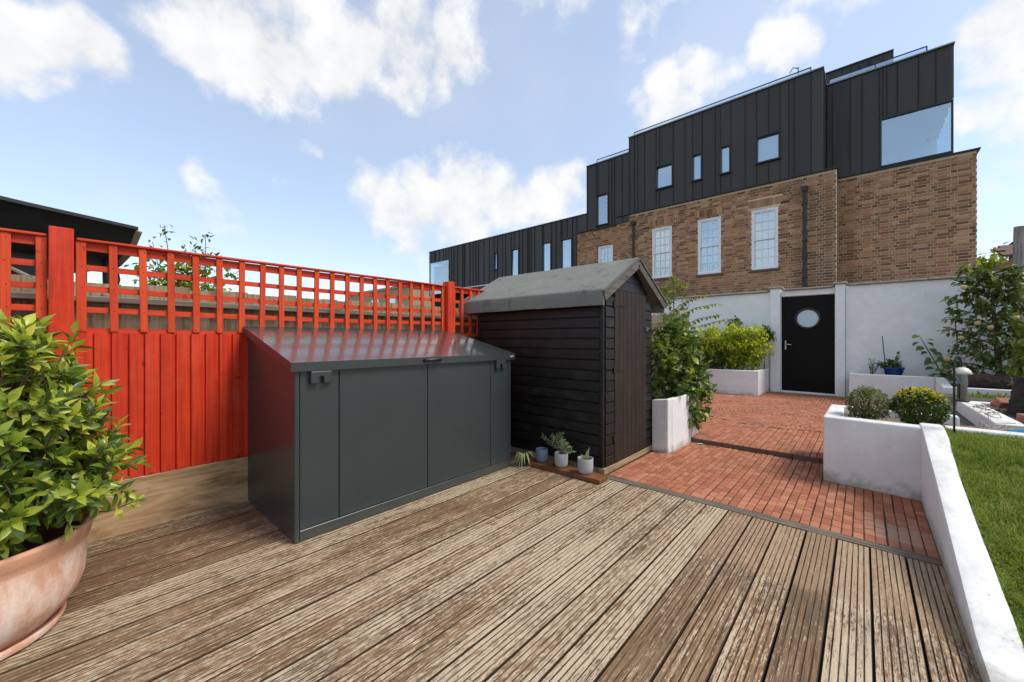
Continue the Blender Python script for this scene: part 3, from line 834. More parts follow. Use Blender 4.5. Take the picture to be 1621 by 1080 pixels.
# ------------------------------------------------------------------ red trellis fence
def red_fence():
    root = thing('trellis_fence', 'bright red timber fence with trellis top behind the grey metal store', 'fence', (-3.5, 1.2, 0))
    gx = -3.5
    for y0, y1 in ((-.098, -.002), (2.762, 2.858)):
        mb = MB(); mb.box(gx - .02, gx + .078, y0, y1, -.1, 1.862, .004); mb.build('post', 'red_v', root)
    # feather-edge boards, each lapping the next
    k = 0; bm = None
    for ya, yb in ((-1.4, -.105), (.004, 2.755), (2.865, 3.15)):
        y = ya
        while y < yb - .02:
            w = min(.0765 + random.uniform(-.004, .005), yb - y); rr = random.random()
            top = 1.258 + random.uniform(-.004, .004)
            gap = .006 if k % 17 == 3 else 0
            mb = MB(); mb.prism([(gx + .004, y + gap, .335), (gx + .0285, y + gap, .335), (gx + .0265, y + w * .5, .335), (gx + .0095, y + w + .008, .335), (gx + .004, y + w + .008, .335)], (0, 0, top - .335))
            mb.build('board', 'red_v', root); y += w; k += 1
    for i, z in enumerate((.45, 1.15)):
        mb = MB(); mb.box(gx - .045, gx, -1.4, 3.1, z - .03, z + .03, .004); mb.build('arris_rail', 'red_h', root)
    mb = MB(); mb.box(gx - .012, gx + .030, -1.4, 2.76, -.02, .332, .004); mb.build('gravel_board', 'gravel_board', root)
    for ya, yb in ((-1.42, -.104), (.008, 2.752), (2.866, 4.6)):
        tr = sub('trellis', root, (gx, (ya + yb) / 2, 1.55))
        n = max(2, round((yb - ya - .04) / .1325))
        for i in range(n + 1):
            y = ya + .019 + (yb - ya - .038) * i / n + random.uniform(-.003, .003)
            w = .0185 if 0 < i < n else .021
            mb = MB(); t_ = random.uniform(-.004, .004)
            mb.obox((gx + .020, y, 1.534), (.009, 0, 0), (0, w, 0), (0, t_, .270), .002); mb.build('upright_slat', 'red_t', tr)
        sag = .012 if yb - ya > 2 else 0
        for i, z in enumerate((1.272, 1.398, 1.525, 1.652, 1.782)):
            hh = .017 if i < 4 else .026
            mb = MB(); m_ = 12; pts = []
            for j in range(m_ + 1):
                y = ya + (yb - ya) * j / m_; s_ = -sag * math.sin(math.pi * j / m_) + .002 * nz(y * 2, i * 7)
                pts.append((y, z + s_))
            vs = []
            for y, zz in pts: vs += [(gx - .008, y, zz - hh), (gx + .0095, y, zz - hh), (gx + .0095, y, zz + hh), (gx - .008, y, zz + hh)]
            fs = [(j * 4 + a, j * 4 + (a + 1) % 4, j * 4 + 4 + (a + 1) % 4, j * 4 + 4 + a) for j in range(m_) for a in range(4)] + [(0, 1, 2, 3), (m_ * 4 + 3, m_ * 4 + 2, m_ * 4 + 1, m_ * 4)]
            mb.add(vs, fs); mb.build('cross_slat', 'red_h', tr)
        nl = MB()
        for i in range(n + 1):
            y = ya + .019 + (yb - ya - .038) * i / n
            for z in (1.275, 1.398, 1.525, 1.652, 1.782):
                q = (y + random.uniform(-.006, .006), z + random.uniform(-.006, .006))
                nl.add([(gx + .0297, q[0] + .0036 * math.cos(a_ * math.pi / 3), q[1] + .0036 * math.sin(a_ * math.pi / 3)) for a_ in range(6)], [(0, 1, 2, 3, 4, 5)])
        o = nl.build('nail_heads', 'pole_iron', tr); o['kind'] = 'stuff'
        mb = MB(); mb.box(gx - .014, gx + .040, ya, yb, 1.8055, 1.8205, .003); mb.build('capping_rail', 'red_h', tr)
red_fence()

def old_fence():
    root = thing('old_board_fence', 'weathered grey board fence seen through the red trellis', 'fence', (-3.8, 1.5, 0))
    y = -1.9; k = 0
    while y < 5.2:
        w = random.uniform(.118, .132); top = 1.60 + random.uniform(-.012, .012)
        mb = MB(); mb.prism([(-3.815, y - .01, .1), (-3.809, y - .01, .1), (-3.793, y + w - .003, .1), (-3.815, y + w - .003, .1)], (0, 0, top - .1)); mb.build('board', 'old_wood', root)
        y += w; k += 1
    for z in (1.49,):
        mb = MB(); mb.box(-3.79, -3.735, -1.9, 5.2, z - .03, z + .012, .006); mb.build('rail', 'old_rail', root)
    mb = MB(); mb.box(-3.80, -3.765, -1.9, 5.2, 1.19, 1.26, .006); mb.build('rail', 'old_rail', root)
old_fence()

# ------------------------------------------------------------------ metal bike store
def bike_store():
    x0, x1, y0, y1 = -3.46, -2.515, .874, 2.79
    hb, hf = 1.275, 1.045
    root = thing('bike_store', 'low dark grey metal bike store with sloping lid against the red fence', 'bike store', ((x0 + x1) / 2, (y0 + y1) / 2, 0))
    for y, yy, nm in ((y0, y0 + .018, 'side_panel'), (y1 - .018, y1, 'side_panel')):
        mb = MB(); mb.prism([(x0, y, .004), (x1 - .02, y, .004), (x1 - .02, y, hf - .01), (x0, y, hb - .01)], (0, yy - y, 0)); mb.build(nm, 'store', root, bevel=.003)
    mb = MB(); mb.box(x0, x0 + .015, y0 + .02, y1 - .02, .004, hb - .02); mb.build('back_panel', 'store', root)
    mb = MB(); mb.box(x0 + .02, x1 - .03, y0 + .02, y1 - .02, .004, .03); mb.build('floor_panel', 'store', root)
    # front: two corner stiles, base rail, two fixed panels, two doors
    for a, b in ((y0 - .001, y0 + .026), (y1 - .026, y1 + .001)):
        mb = MB(); mb.box(x1 - .02, x1, a, b, .004, hf, .003); mb.build('corner_stile', 'store', root)
    mb = MB(); mb.box(x1 - .02, x1 - .001, y0 + .028, y1 - .028, .004, .066, .003); mb.build('base_rail', 'store', root)
    for a, b in ((.9035, 1.139), (2.526, 2.7615)):
        mb = MB(); mb.box(x1 - .02, x1 - .005, a, b, .069, hf, .003); mb.build('front_panel', 'store', root)
    for a, b, hy in ((1.1445, 1.831, 1.1445), (1.836, 2.521, 2.521)):
        mb = MB(); mb.box(x1 - .022, x1 - .006, a, b, .069, hf - .004, .004); d = mb.build('door', 'store', root)
        for z in (.16, .90):
            mb = MB(); mb.tube([(x1 - .004, hy, z - .03), (x1 - .004, hy, z + .03)], .004, 8); mb.build('hinge', 'store', d)
    mb = MB(); mb.box(x1 - .06, x1 - .03, y0 + .03, y1 - .03, .07, hf - .01); mb.build('inner_frame', 'black_plastic', root)
    # lid with folded skirt
    lx0, lx1, ly0, ly1 = -3.475, -2.492, .846, 2.826; zb, zf = 1.318, 1.082
    lid = MB(); lid.prism([(lx0, ly0, zb), (lx1, ly0, zf), (lx1, ly0, zf - .004), (lx0, ly0, zb - .004)], (0, ly1 - ly0, 0))
    L = lid.build('lid', 'store_lid', root)
    for y in (ly0, ly1 - .003):
        mb = MB(); mb.prism([(lx0, y, zb - .0045), (lx1, y, zf - .0045), (lx1, y, zf - .055), (lx0, y, zb - .055)], (0, .003, 0)); mb.build('lid_skirt', 'store', L)
    mb = MB(); mb.box(lx1 - .003, lx1, ly0 + .0035, ly1 - .0035, zf - .056, zf - .0045, .0012); mb.build('lid_skirt', 'store', L)
    # lock housings hang below the lid
    for ya, yb in ((.955, 1.085), (2.575, 2.70)):
        yc = (ya + yb) / 2; z1, z0 = zf - .058, zf - .135
        xx = lx1 - .045
        pts = [(xx, ya, z1), (xx, yb, z1), (xx, yb, z0), (xx, yc + .014, z0), (xx, yc + .014, z0 + .034), (xx, yc + .007, z0 + .043), (xx, yc - .007, z0 + .043), (xx, yc - .014, z0 + .034), (xx, yc - .014, z0), (xx, ya, z0)]
        mb = MB(); mb.prism(pts, (.048, 0, 0)); mb.build('lock_housing', 'store', root, bevel=.006)
    mb = MB(); mb.tube([(lx1 + .002, 1.775, zf - .026), (lx1 + .018, 1.785, zf - .022), (lx1 + .020, 1.86, zf - .021), (lx1 + .018, 1.925, zf - .021), (lx1 + .002, 1.935, zf - .024)], [.010, .013, .013, .013, .010], 10); mb.build('handle', 'black_plastic', root, smooth=True)
    mb = MB(); mb.box(lx1 + .0005, lx1 + .002, 2.748, 2.818, zf - .036, zf - .014); bd = mb.build('badge', 'black_plastic', root)
    cu = bpy.data.curves.new('lettering', 'FONT'); cu.body = 'asgard'; cu.size = .020; cu.align_x = 'CENTER'; cu.align_y = 'CENTER'; cu.extrude = .0002
    tmp = bpy.data.objects.new('lettering', cu); COL.objects.link(tmp); bpy.context.view_layer.update()
    me = bpy.data.meshes.new_from_object(tmp.evaluated_get(bpy.context.evaluated_depsgraph_get())); bpy.data.objects.remove(tmp); bpy.data.curves.remove(cu)
    me.materials.clear(); me.materials.append(M['lettering'])
    t = bpy.data.objects.new('lettering', me); COL.objects.link(t)
    t.parent = bd; t.rotation_euler = (R(90), 0, R(90)); t.location = (.0018, -.004, .001)
    mb = MB(); mb.box(lx1 + .0021, lx1 + .003, 2.808, 2.815, zf - .028, zf - .021); mb.build('badge_dot', 'badge_red', bd)
bike_store()

# ------------------------------------------------------------------ shed
def shed():
    xf, xr, y0, y1 = -1.745, -3.40, 3.195, 4.285
    ym, ze, zr = 3.785, 1.53, 1.985
    root = thing('garden_shed', 'small black timber shed with grey felt roof beside the brick paving', 'shed', ((xf + xr) / 2, (y0 + y1) / 2, 0))
    mb = MB(); mb.box(xr + .03, xf - .03, y0 + .03, y1 - .03, .05, ze); mb.build('inner_wall', 'black_paint', root)
    # shiplap on the long side
    nb = 15; hz = (ze - .05) / nb
    for i in range(nb):
        z = .05 + i * hz; j = random.uniform(-.002, .002)
        mb = MB(); mb.prism([(xr, y0 + .022, z), (xr, y0 - .004 + j, z), (xr, y0 - .001 + j, z + hz * .84), (xr, y0 + .003 + j, z + hz * .875), (xr, y0 + .0165, z + hz * .895), (xr, y0 + .0165, z + hz - .001), (xr, y0 + .022, z + hz - .001)], (xf - .045 - xr, 0, 0))
        o = mb.build('siding_board', 'shed', root); o.rotation_euler = (0, random.uniform(-.0012, .0012), 0)
    # corner posts
    for y in (y0 - .006, y1 - .03):
        mb = MB(); mb.box(xf - .043, xf - .006, y, y + .036, .03, ze, .003); mb.build('corner_post', 'shed', root)
    dy0, dy1, dz = 3.392, 4.105, 1.69
    # gable end: short boards either side of the door
    for ya, yb in ((y0 + .032, dy0 - .004), (dy1 + .004, y1 - .032)):
        for i in range(nb + 1):
            z = .05 + i * hz
            zt = z + hz - .001
            if i >= nb: zt = min(zt, ze + .05)
            mb = MB(); mb.prism([(xf - .024, ya, z), (xf + .006, ya, z), (xf + .003, ya, z + hz * .83), (xf - .001, ya, z + hz * .865), (xf - .014, ya, z + hz * .885), (xf - .014, ya, zt), (xf - .024, ya, zt)], (0, yb - ya, 0))
            mb.build('siding_board', 'shed', root)
    # gable triangle
    def roof_z(y): return 1.60 + (2.015 - 1.60) * (1 - abs(y - ym) / (ym - y0 + .02))
    z = dz + .004
    while z < 1.97:
        zt = min(z + hz, 1.99); 
        ha = max(.02, (1 - (z - 1.545) / (2.0 - 1.545)) * (ym - y0)); hb2 = max(.004, (1 - (zt - 1.545) / (2.0 - 1.545)) * (ym - y0))
        mb = MB(); mb.add([(xf - .004, ym - ha, z), (xf - .004, ym + ha, z), (xf - .008, ym + hb2, zt - .003), (xf - .008, ym - hb2, zt - .003), (xf - .03, ym - ha, z), (xf - .03, ym + ha, z), (xf - .03, ym + hb2, zt - .003), (xf - .03, ym - hb2, zt - .003)],
                          [(0, 1, 2, 3), (4, 7, 6, 5), (0, 4, 5, 1), (3, 2, 6, 7), (0, 3, 7, 4), (1, 5, 6, 2)])
        mb.build('gable_board', 'shed', root); z += hz
    # plank door
    door = sub('door', root, (xf, (dy0 + dy1) / 2, .9)); n = 8; pw = (dy1 - dy0) / n
    for i in range(n):
        a = dy0 + i * pw
        mb = MB(); mb.box(xf - .012, xf + .010 + random.uniform(-.0015, .0015), a + .0012, a + pw - .0012, .045, dz - .004 - .0, .004); mb.build('plank', 'shed_door', door)
    for z in (.28, .93, 1.55):
        mb = MB(); mb.prism([(xf + .012, dy0 - .03, z - .03), (xf + .012, dy0 + .005, z - .03), (xf + .012, dy0 + .02, z - .016), (xf + .012, dy0 + .22, z - .009), (xf + .012, dy0 + .22, z + .009), (xf + .012, dy0 + .02, z + .016), (xf + .012, dy0 + .005, z + .03), (xf + .012, dy0 - .03, z + .03)], (.004, 0, 0))
        mb.build('strap_hinge', 'shed_door', door)
    mb = MB(); mb.box(xf + .010, xf + .024, dy1 - .03, dy1 + .06, 1.30, 1.345, .003); la = mb.build('latch', 'barge', root)
    mb = MB(); mb.tube([(xf + .026, dy1 + .025, 1.315), (xf + .05, dy1 + .025, 1.31), (xf + .05, dy1 + .045, 1.30)], .011, 8); mb.build('padlock', 'pole_iron', la)
    # roof: two felted slopes, each folded down over the eave
    def slope(sg):
        ye = ym + sg * .70; zt, zb_ = 2.045, 1.665
        nx, ny = 30, 14; vs = []; fs = []
        for i in range(nx + 1):
            x = -3.62 + (-1.685 + 3.62) * i / nx
            row = []
            for j in range(ny + 1):
                t = j / ny; y = ym + (ye - ym) * t; z = zt + (zb_ - zt) * t - .014 * math.sin(math.pi * t) * (.35 + .3 * nz(x * 1.4, sg)) + .003 * nz(x * 3, y * 4) + .008 * nz(x * .8, sg * 4)
                row.append((x, y, z))
            zl = row[-1][2]
            row += [(x, ye + sg * .007, zl - .012), (x, ye + sg * .009, zl - .055), (x, ye + sg * .006 + .004 * nz(x * 5, 1), zl - .142 + .006 * nz(x * 4, 9)), (x, ye - sg * .012, zl - .144), (x, ye - sg * .02, zl - .05)]
            row += [(x, ym, zt - .05)]
            vs += row
        n = ny + 7
        for i in range(nx):
            for k in range(n - 1): fs.append((i * n + k, i * n + k + 1, (i + 1) * n + k + 1, (i + 1) * n + k))
        fs += [tuple(range(n)), tuple(range(nx * n, nx * n + n))[::-1]]
        mb = MB(); mb.add(vs, fs); mb.build('roof_felt', 'felt', root, smooth=True, angle=45)
    slope(-1); slope(1)
    # barge boards
    for sg in (-1, 1):
        a = V(-1.68, ym + sg * .002, 1.985); b = V(-1.68, ym + sg * .705, 1.60)
        d = (b - a); L = np.linalg.norm(d); d /= L; nrm = np.cross(d, (1., 0, 0)); nrm = nrm if nrm[2] > 0 else -nrm
        c = (a + b) / 2
        mb = MB(); mb.obox(c, d * L / 2, nrm * .048, V(.009, 0, 0), .003); mb.build('barge_board', 'barge', root)
        mb = MB(); mb.obox(c + V(.013, 0, 0) + nrm * .041, d * L / 2, nrm * .010, V(.006, 0, 0), .002); mb.build('barge_batten', 'barge', root)
    mb = MB(); mb.box(xf - .05, xf + .012, y0 - .012, y1 + .02, -.03, .048, .004); mb.build('bearer', 'bearer', root)
    mb = MB(); mb.box(xr, xf - .06, y0 + .01, y0 + .06, -.03, .048, .004); mb.build('bearer', 'bearer', root)
shed()

# ------------------------------------------------------------------ white masonry: planters, retaining wall, beds
def soft_poly(name, outline, z0, z1, mat, parent, bevel=.012, ztop=None):
    mb = MB(); n = len(outline)
    zt = [z1] * n if ztop is None else ztop
    mb.add([(x, y, z0) for x, y in outline] + [(x, y, zt[i]) for i, (x, y) in enumerate(outline)], [tuple(range(n))[::-1], tuple(range(n, 2 * n))] + [(i, (i + 1) % n, n + (i + 1) % n, n + i) for i in range(n)])
    return mb.build(name, mat, parent, bevel=bevel)
def masonry():
    # planter in front of the retaining wall
    r = thing('planter_box', 'white rendered planter holding two clipped round bushes', 'planter', (.1, 4.8, 0))
    soft_poly('front_wall', [(-.255, 4.335), (.345, 4.262), (.345, 4.41), (-.255, 4.475)], -.05, .55, 'white_render', r)
    soft_poly('side_wall', [(-.2548, 4.478), (-.135, 4.466), (-.135, 5.06), (-.246, 5.06)], -.05, .549, 'white_render', r)
    soft_poly('back_wall', [(-.245, 5.063), (.62, 5.063), (.62, 5.19), (-.242, 5.19)], -.05, .551, 'white_render', r)
    mb = MB(); nx = 26
    vs = []; fs = []
    for i in range(nx + 1):
        for j in range(nx + 1):
            x = -.14 + .76 * i / nx; y = 4.40 + .67 * j / nx
            vs.append((x, y, .485 + .018 * nz(x * 6, y * 6) + .012 * nz(x * 20, y * 20)))
    fs = [(i * (nx + 1) + j, (i + 1) * (nx + 1) + j, (i + 1) * (nx + 1) + j + 1, i * (nx + 1) + j + 1) for i in range(nx) for j in range(nx)]
    mb.add(vs, fs); mb.build('soil', 'dry_soil', r)
    # retaining wall that slopes down with the lawn
    r = thing('retaining_wall', 'white rendered low wall between the decking and the lawn', 'wall', (.39, 3.2, 0))
    mb = MB(); ys = [0.6, 1.4, 2.0, 2.3, 2.7, 3.1, 3.46, 3.8, 4.1, 4.3, 4.43]
    def ztop(y): return np.interp(y, [0.6, 1.6, 2.22, 3.46, 4.235, 4.5], [.045, .05, .055, .375, .562, .565])
    rows = []
    for k, y in enumerate(ys):
        xi = .323 + .004 * (y - 3.2) + .003 * nz(y * 2, 1); xo = xi + np.interp(y, [2, 3.4, 4.3], [.135, .112, .128]) + .004 * nz(y * 2.3, 5); z = ztop(y)
        rows += [(xi + .002, y, -.1), (xi, y, z - .016), (xi + .006, y, z - .003), (xi + .02, y, z + .002 * nz(y * 4, 2)), (xo - .02, y, z + .002 * nz(y * 4, 3)), (xo - .006, y, z - .004), (xo, y, z - .016), (xo, y, -.1)]
    n = 8
    mb.add(rows, [(k * n + a, k * n + a + 1, (k + 1) * n + a + 1, (k + 1) * n + a) for k in range(len(ys) - 1) for a in range(n - 1)] + [tuple(range(n)), tuple(range((len(ys) - 1) * n, len(ys) * n))[::-1]])
    mb.build('wall_body', 'white_render', r, smooth=True, angle=50)
    # low kerb wall at the top of the lawn
    r = thing('lawn_kerb', 'low white kerb wall along the far edge of the lawn', 'wall', (1.8, 4.45, .3))
    soft_poly('wall_body', [(.468, 4.37), (3.6, 4.40), (3.6, 4.52), (.468, 4.49)], .2, .556, 'white_render', r)
    # planter beside the shed
    r = thing('planter_box', 'tall white planter at the shed corner with leaves spilling over', 'planter', (-1.63, 4.7, 0))
    soft_poly('front_wall', [(-1.733, 4.245), (-1.545, 4.215), (-1.53, 4.30), (-1.733, 4.335)], -.05, .565, 'white_render', r, .012, [.548, .578, .578, .55])
    soft_poly('side_wall', [(-1.60, 4.312), (-1.5305, 4.303), (-1.51, 4.70), (-1.53, 5.12), (-1.60, 5.12)], -.05, .57, 'white_render', r, .012, [.572, .574, .585, .555, .555])
    soft_poly('back_wall', [(-2.5, 5.123), (-1.531, 5.123), (-1.531, 5.2), (-2.5, 5.2)], -.05, .55, 'white_render', r)
    mb = MB(); mb.box(-2.5, -1.60, 4.34, 5.12, .3, .47); mb.build('soil', 'soil', r)
    # planter by the garden door
    r = thing('planter_box', 'long white planter with yellow green shrub left of the black door', 'planter', (-2.4, 9.9, 0))
    soft_poly('front_wall', [(-3.3, 9.34), (-1.60, 9.40), (-1.60, 9.52), (-3.3, 9.46)], -.05, .56, 'white_render', r)
    soft_poly('side_wall', [(-1.72, 9.523), (-1.6003, 9.523), (-1.575, 10.40), (-1.695, 10.40)], -.05, .559, 'white_render', r)
    mb = MB(); mb.box(-3.3, -1.70, 9.46, 10.44, .2, .49); mb.build('soil', 'soil', r)
    # L-shaped bed right of the door
    r = thing('raised_bed', 'white L shaped raised bed under the wall right of the door', 'raised bed', (1, 9.8, 0))
    soft_poly('front_wall', [(-.19, 9.885), (.93, 9.885), (.93, 10.0), (-.19, 10.0)], -.05, .562, 'white_render', r)
    soft_poly('end_wall', [(-.19, 10.003), (-.07, 10.003), (-.07, 10.44), (-.19, 10.44)], -.05, .561, 'white_render', r)
    soft_poly('return_wall', [(.933, 9.05), (1.05, 9.05), (1.05, 10.0), (.933, 10.0)], -.05, .53, 'white_render', r, .012, [.47, .47, .565, .565])
    soft_poly('front_wall', [(1.053, 9.05), (4.2, 9.12), (4.2, 9.24), (1.053, 9.17)], -.05, .475, 'white_render', r)
    mb = MB(); mb.box(-.07, 1.0, 10.0, 10.46, .2, .50); mb.build('soil', 'soil', r)
    mb = MB(); mb.box(1.05, 4.2, 9.17, 10.46, .2, .43); mb.build('soil', 'soil', r)
    # vegetable bed
    r = thing('vegetable_bed', 'white walled vegetable bed of dark soil beyond the lawn', 'raised bed', (1.8, 6, 0))
    soft_poly('front_wall', [(.83, 5.16), (1.005, 5.16), (1.005, 5.28), (.83, 5.28)], .2, .512, 'white_render', r)
    soft_poly('side_wall', [(.832, 5.283), (1.002, 5.283), (.985, 6.85), (.83, 6.85)], .2, .51, 'white_render', r, .012, [.515, .515, .505, .505])
    soft_poly('back_wall', [(.83, 6.853), (3.6, 6.853), (3.6, 6.97), (.83, 6.97)], .2, .50, 'white_render', r)
    soft_poly('front_wall', [(1.3, 5.16), (3.6, 5.2), (3.6, 5.28), (1.3, 5.26)], .2, .41, 'stone_coping', r)
    nx = 40; vs = []
    for i in range(nx + 1):
        for j in range(nx + 1):
            x = 1.0 + 2.6 * i / nx; y = 5.26 + 1.6 * j / nx
            vs.append((x, y, .43 + .02 * nz(x * 5, y * 5) + .018 * nz(x * 17, y * 17)))
    mb = MB(); mb.add(vs, [(i * (nx + 1) + j, (i + 1) * (nx + 1) + j, (i + 1) * (nx + 1) + j + 1, i * (nx + 1) + j + 1) for i in range(nx) for j in range(nx)])
    mb.build('soil', 'mulch', r)
    # bare strip between kerb and bed
    mb = MB(); vs = []
    for i in range(31):
        for j in range(13):
            x = .62 + 3 * i / 30; y = 4.48 + .76 * j / 12
            vs.append((x, y, .45 + .02 * nz(x * 7, y * 7) + .012 * nz(x * 20, y * 20)))
    mb.add(vs, [(i * 13 + j, (i + 1) * 13 + j, (i + 1) * 13 + j + 1, i * 13 + j + 1) for i in range(30) for j in range(12)])
    tag(mb.build('bare_soil', 'dry_soil'), kind='structure')
    # terrace of fill under the upper garden
    mb = MB(); mb.box(.64, 6, 4.5, 9.05, -.1, .37); tag(mb.build('terrace', 'earth'), kind='structure')
masonry()

# ------------------------------------------------------------------ lawn
def lawn():
    def lz(x, y): return float(np.interp(y, [0.6, 1.6, 2.22, 3.46, 4.235, 4.5], [.0, .005, .015, .335, .515, .52])) + .012 * nz(x * 3, y * 3)
    vs = []; nx, ny = 24, 34
    for i in range(nx + 1):
        for j in range(ny + 1):
            x = .44 + 3.4 * i / nx; y = .6 + 3.80 * j / ny
            vs.append((x, y, lz(x, y)))
    mb = MB(); mb.add(vs, [(i * (ny + 1) + j, (i + 1) * (ny + 1) + j, (i + 1) * (ny + 1) + j + 1, i * (ny + 1) + j + 1) for i in range(nx) for j in range(ny)])
    tag(mb.build('lawn', 'lawn', smooth=True), kind='structure')
    mb = MB(); P = []; F = []
    rr = random.Random(11); n = 0
    while n < 26000:
        x = .452 + 3.3 * rr.random() ** 2.2; y = rr.uniform(1.0, 4.385)
        p = (x, y, lz(x, y))
        if not in_view(p, 120): continue
        if x < 1.2 and nz(x * 9, y * 9, 4) < -.42 and rr.random() < .8: continue
        h = rr.uniform(.022, .055) * (1 + .7 * nz(x * 5, y * 5)); a = rr.random() * 6.283; w = rr.uniform(.0013, .0026)
        lean = rr.uniform(.1, .95); b = rr.random() * 6.283
        dx, dy = math.cos(b) * lean * h, math.sin(b) * lean * h; wx, wy = math.cos(a) * w, math.sin(a) * w
        o = len(P)
        P += [(x - wx, y - wy, p[2] - .004), (x + wx, y + wy, p[2] - .004), (x + dx * .4 + wx * .8, y + dy * .4 + wy * .8, p[2] + h * .6), (x + dx * .4 - wx * .8, y + dy * .4 - wy * .8, p[2] + h * .6), (x + dx, y + dy, p[2] + h * (1 - .35 * lean))]
        F += [(o, o + 1, o + 2, o + 3), (o + 3, o + 2, o + 4)]; n += 1
    me = bpy.data.meshes.new('grass'); me.from_pydata(P, [], F); me.materials.append(M['grass'])
    ta = me.attributes.new('tone', 'FLOAT', 'FACE'); ta.data.foreach_set('value', np.repeat(rng.random(n), 2).astype(np.float32))
    o = bpy.data.objects.new('grass', me); COL.objects.link(o); tag(o, 'short green lawn grass right of the white wall', 'grass', kind='stuff')
lawn()

# ------------------------------------------------------------------ garden wall and door
def garden_wall():
    Y = 10.5
    root = thing('garden_wall', 'tall white rendered garden wall with pillars below the brick building', 'wall', (-1, Y, 0))
    mb = MB(); mb.box(-4.6, -1.553, Y, Y + .2, -.1, 2.275, .008); mb.build('wall_panel', 'wall_render', root)
    mb = MB(); mb.box(-.262, 2.0, Y, Y + .2, -.1, 2.305, .008); mb.build('wall_panel', 'wall_render', root)
    mb = MB(); mb.box(2.003, 7.0, Y + .01, Y + .2, -.1, 2.12, .008); mb.build('wall_panel', 'wall_render', root)
    mb = MB(); mb.box(-1.357, -.424, Y + .02, Y + .2, 2.165, 2.29, .006); mb.build('lintel', 'wall_render', root)
    for a, b in ((-1.55, -1.36), (-.421, -.265)):
        mb = MB(); mb.box(a, b, Y - .07, Y + .24, -.1, 2.345, .008); pl = mb.build('pillar', 'wall_render', root)
        mb = MB(); mb.box(a - .04, b + .04, Y - .11, Y + .27, 2.348, 2.385, .01); mb.build('cap_stone', 'stone_coping', pl)
    # coping stones, one by one
    for a, b, z, e in ((-4.6, -1.60, 2.278, 9), (-1.315, -.47, 2.293, 2), (-.215, 2.0, 2.308, 6), (2.05, 7.0, 2.123, 8)):
        w = (b - a) / e
        for i in range(e):
            mb = MB(); j = random.uniform(-.004, .004)
            mb.obox((a + (i + .5) * w, Y + .09 + j, z + .0185 + j * .3), ((w - .008) / 2, 0, random.uniform(-.002, .002)), (0, .15, 0), (0, 0, .0165), .009); mb.build('coping_stone', 'stone_coping', root)
    # door
    d = thing('garden_door', 'black flush door with round porthole window in the white wall', 'door', (-.89, Y + .05, .05))
    x0, x1, z0, z1 = -1.352, -.43, .075, 2.155; cx, cz, r = -.885, 1.665, .205
    mb = MB(); n = 48; out = []
    # leaf with a real round opening
    ring = [(cx + r * math.cos(2 * math.pi * k / n), cz + r * math.sin(2 * math.pi * k / n)) for k in range(n)]
    for k in range(n):
        a = 2 * math.pi * k / n; c, s = math.cos(a), math.sin(a)
        t = min((x1 - cx) / c if c > 1e-6 else (x0 - cx) / c if c < -1e-6 else 1e9, (z1 - cz) / s if s > 1e-6 else (z0 - cz) / s if s < -1e-6 else 1e9)
        out.append((cx + c * t, cz + s * t))
    # add true corners
    corners = [(x1, z1), (x0, z1), (x0, z0), (x1, z0)]
    yf, yb = Y + .055, Y + .1
    vs = [(x, yf, z) for x, z in ring] + [(x, yf, z) for x, z in out] + [(x, yb, z) for x, z in ring] + [(x, yb, z) for x, z in out]
    fs = [(k, (k + 1) % n, n + (k + 1) % n, n + k) for k in range(n)] + [(k, 2 * n + k, 2 * n + (k + 1) % n, (k + 1) % n) for k in range(n)]
    mb.add(vs, fs)
    for (X_, Z_) in corners:
        # triangle that closes each corner of the fan
        a = math.atan2(Z_ - cz, X_ - cx) % (2 * math.pi); k = int(a / (2 * math.pi) * n)
        p, q = out[k], out[(k + 1) % n]
        if abs(p[0] - q[0]) > 1e-6 and abs(p[1] - q[1]) > 1e-6: mb.add([(p[0], yf, p[1]), (X_, yf, Z_), (q[0], yf, q[1])], [(0, 1, 2)])
    mb.build('door_leaf', 'black_paint', d)
    mb = MB(); path = [(cx + (r + .005) * math.cos(2 * math.pi * k / 40), Y + .052, cz + (r + .005) * math.sin(2 * math.pi * k / 40)) for k in range(41)]
    mb.tube(path, .024, 8, cap=False); fr = mb.build('porthole_frame', 'black_plastic', d, smooth=True)
    mb = MB(); mb.disc((cx, Y + .066, cz), r, 48, (0, -1, 0)); mb.build('porthole_glass', 'frost', d)
    mb = MB(); mb.box(-1.292, -1.262, Y + .042, Y + .0545, .985, 1.19, .003); h = mb.build('handle_plate', 'steel', d)
    mb = MB(); mb.tube([(-1.277, Y + .045, 1.105), (-1.277, Y + .005, 1.105), (-1.24, Y - .002, 1.103), (-1.165, Y - .002, 1.10)], .0095, 8); mb.build('lever', 'steel', h, smooth=True)
    for a, b in ((x0 - .006, x0 - .0015), (x1 + .0015, x1 + .006)):
        mb = MB(); mb.box(a, b, Y + .03, Y + .12, .06, 2.16); mb.build('jamb', 'upvc', d)
    mb = MB(); mb.box(-1.355, -.427, Y + .01, Y + .14, .03, .072, .004); mb.build('threshold', 'upvc', d)
garden_wall()

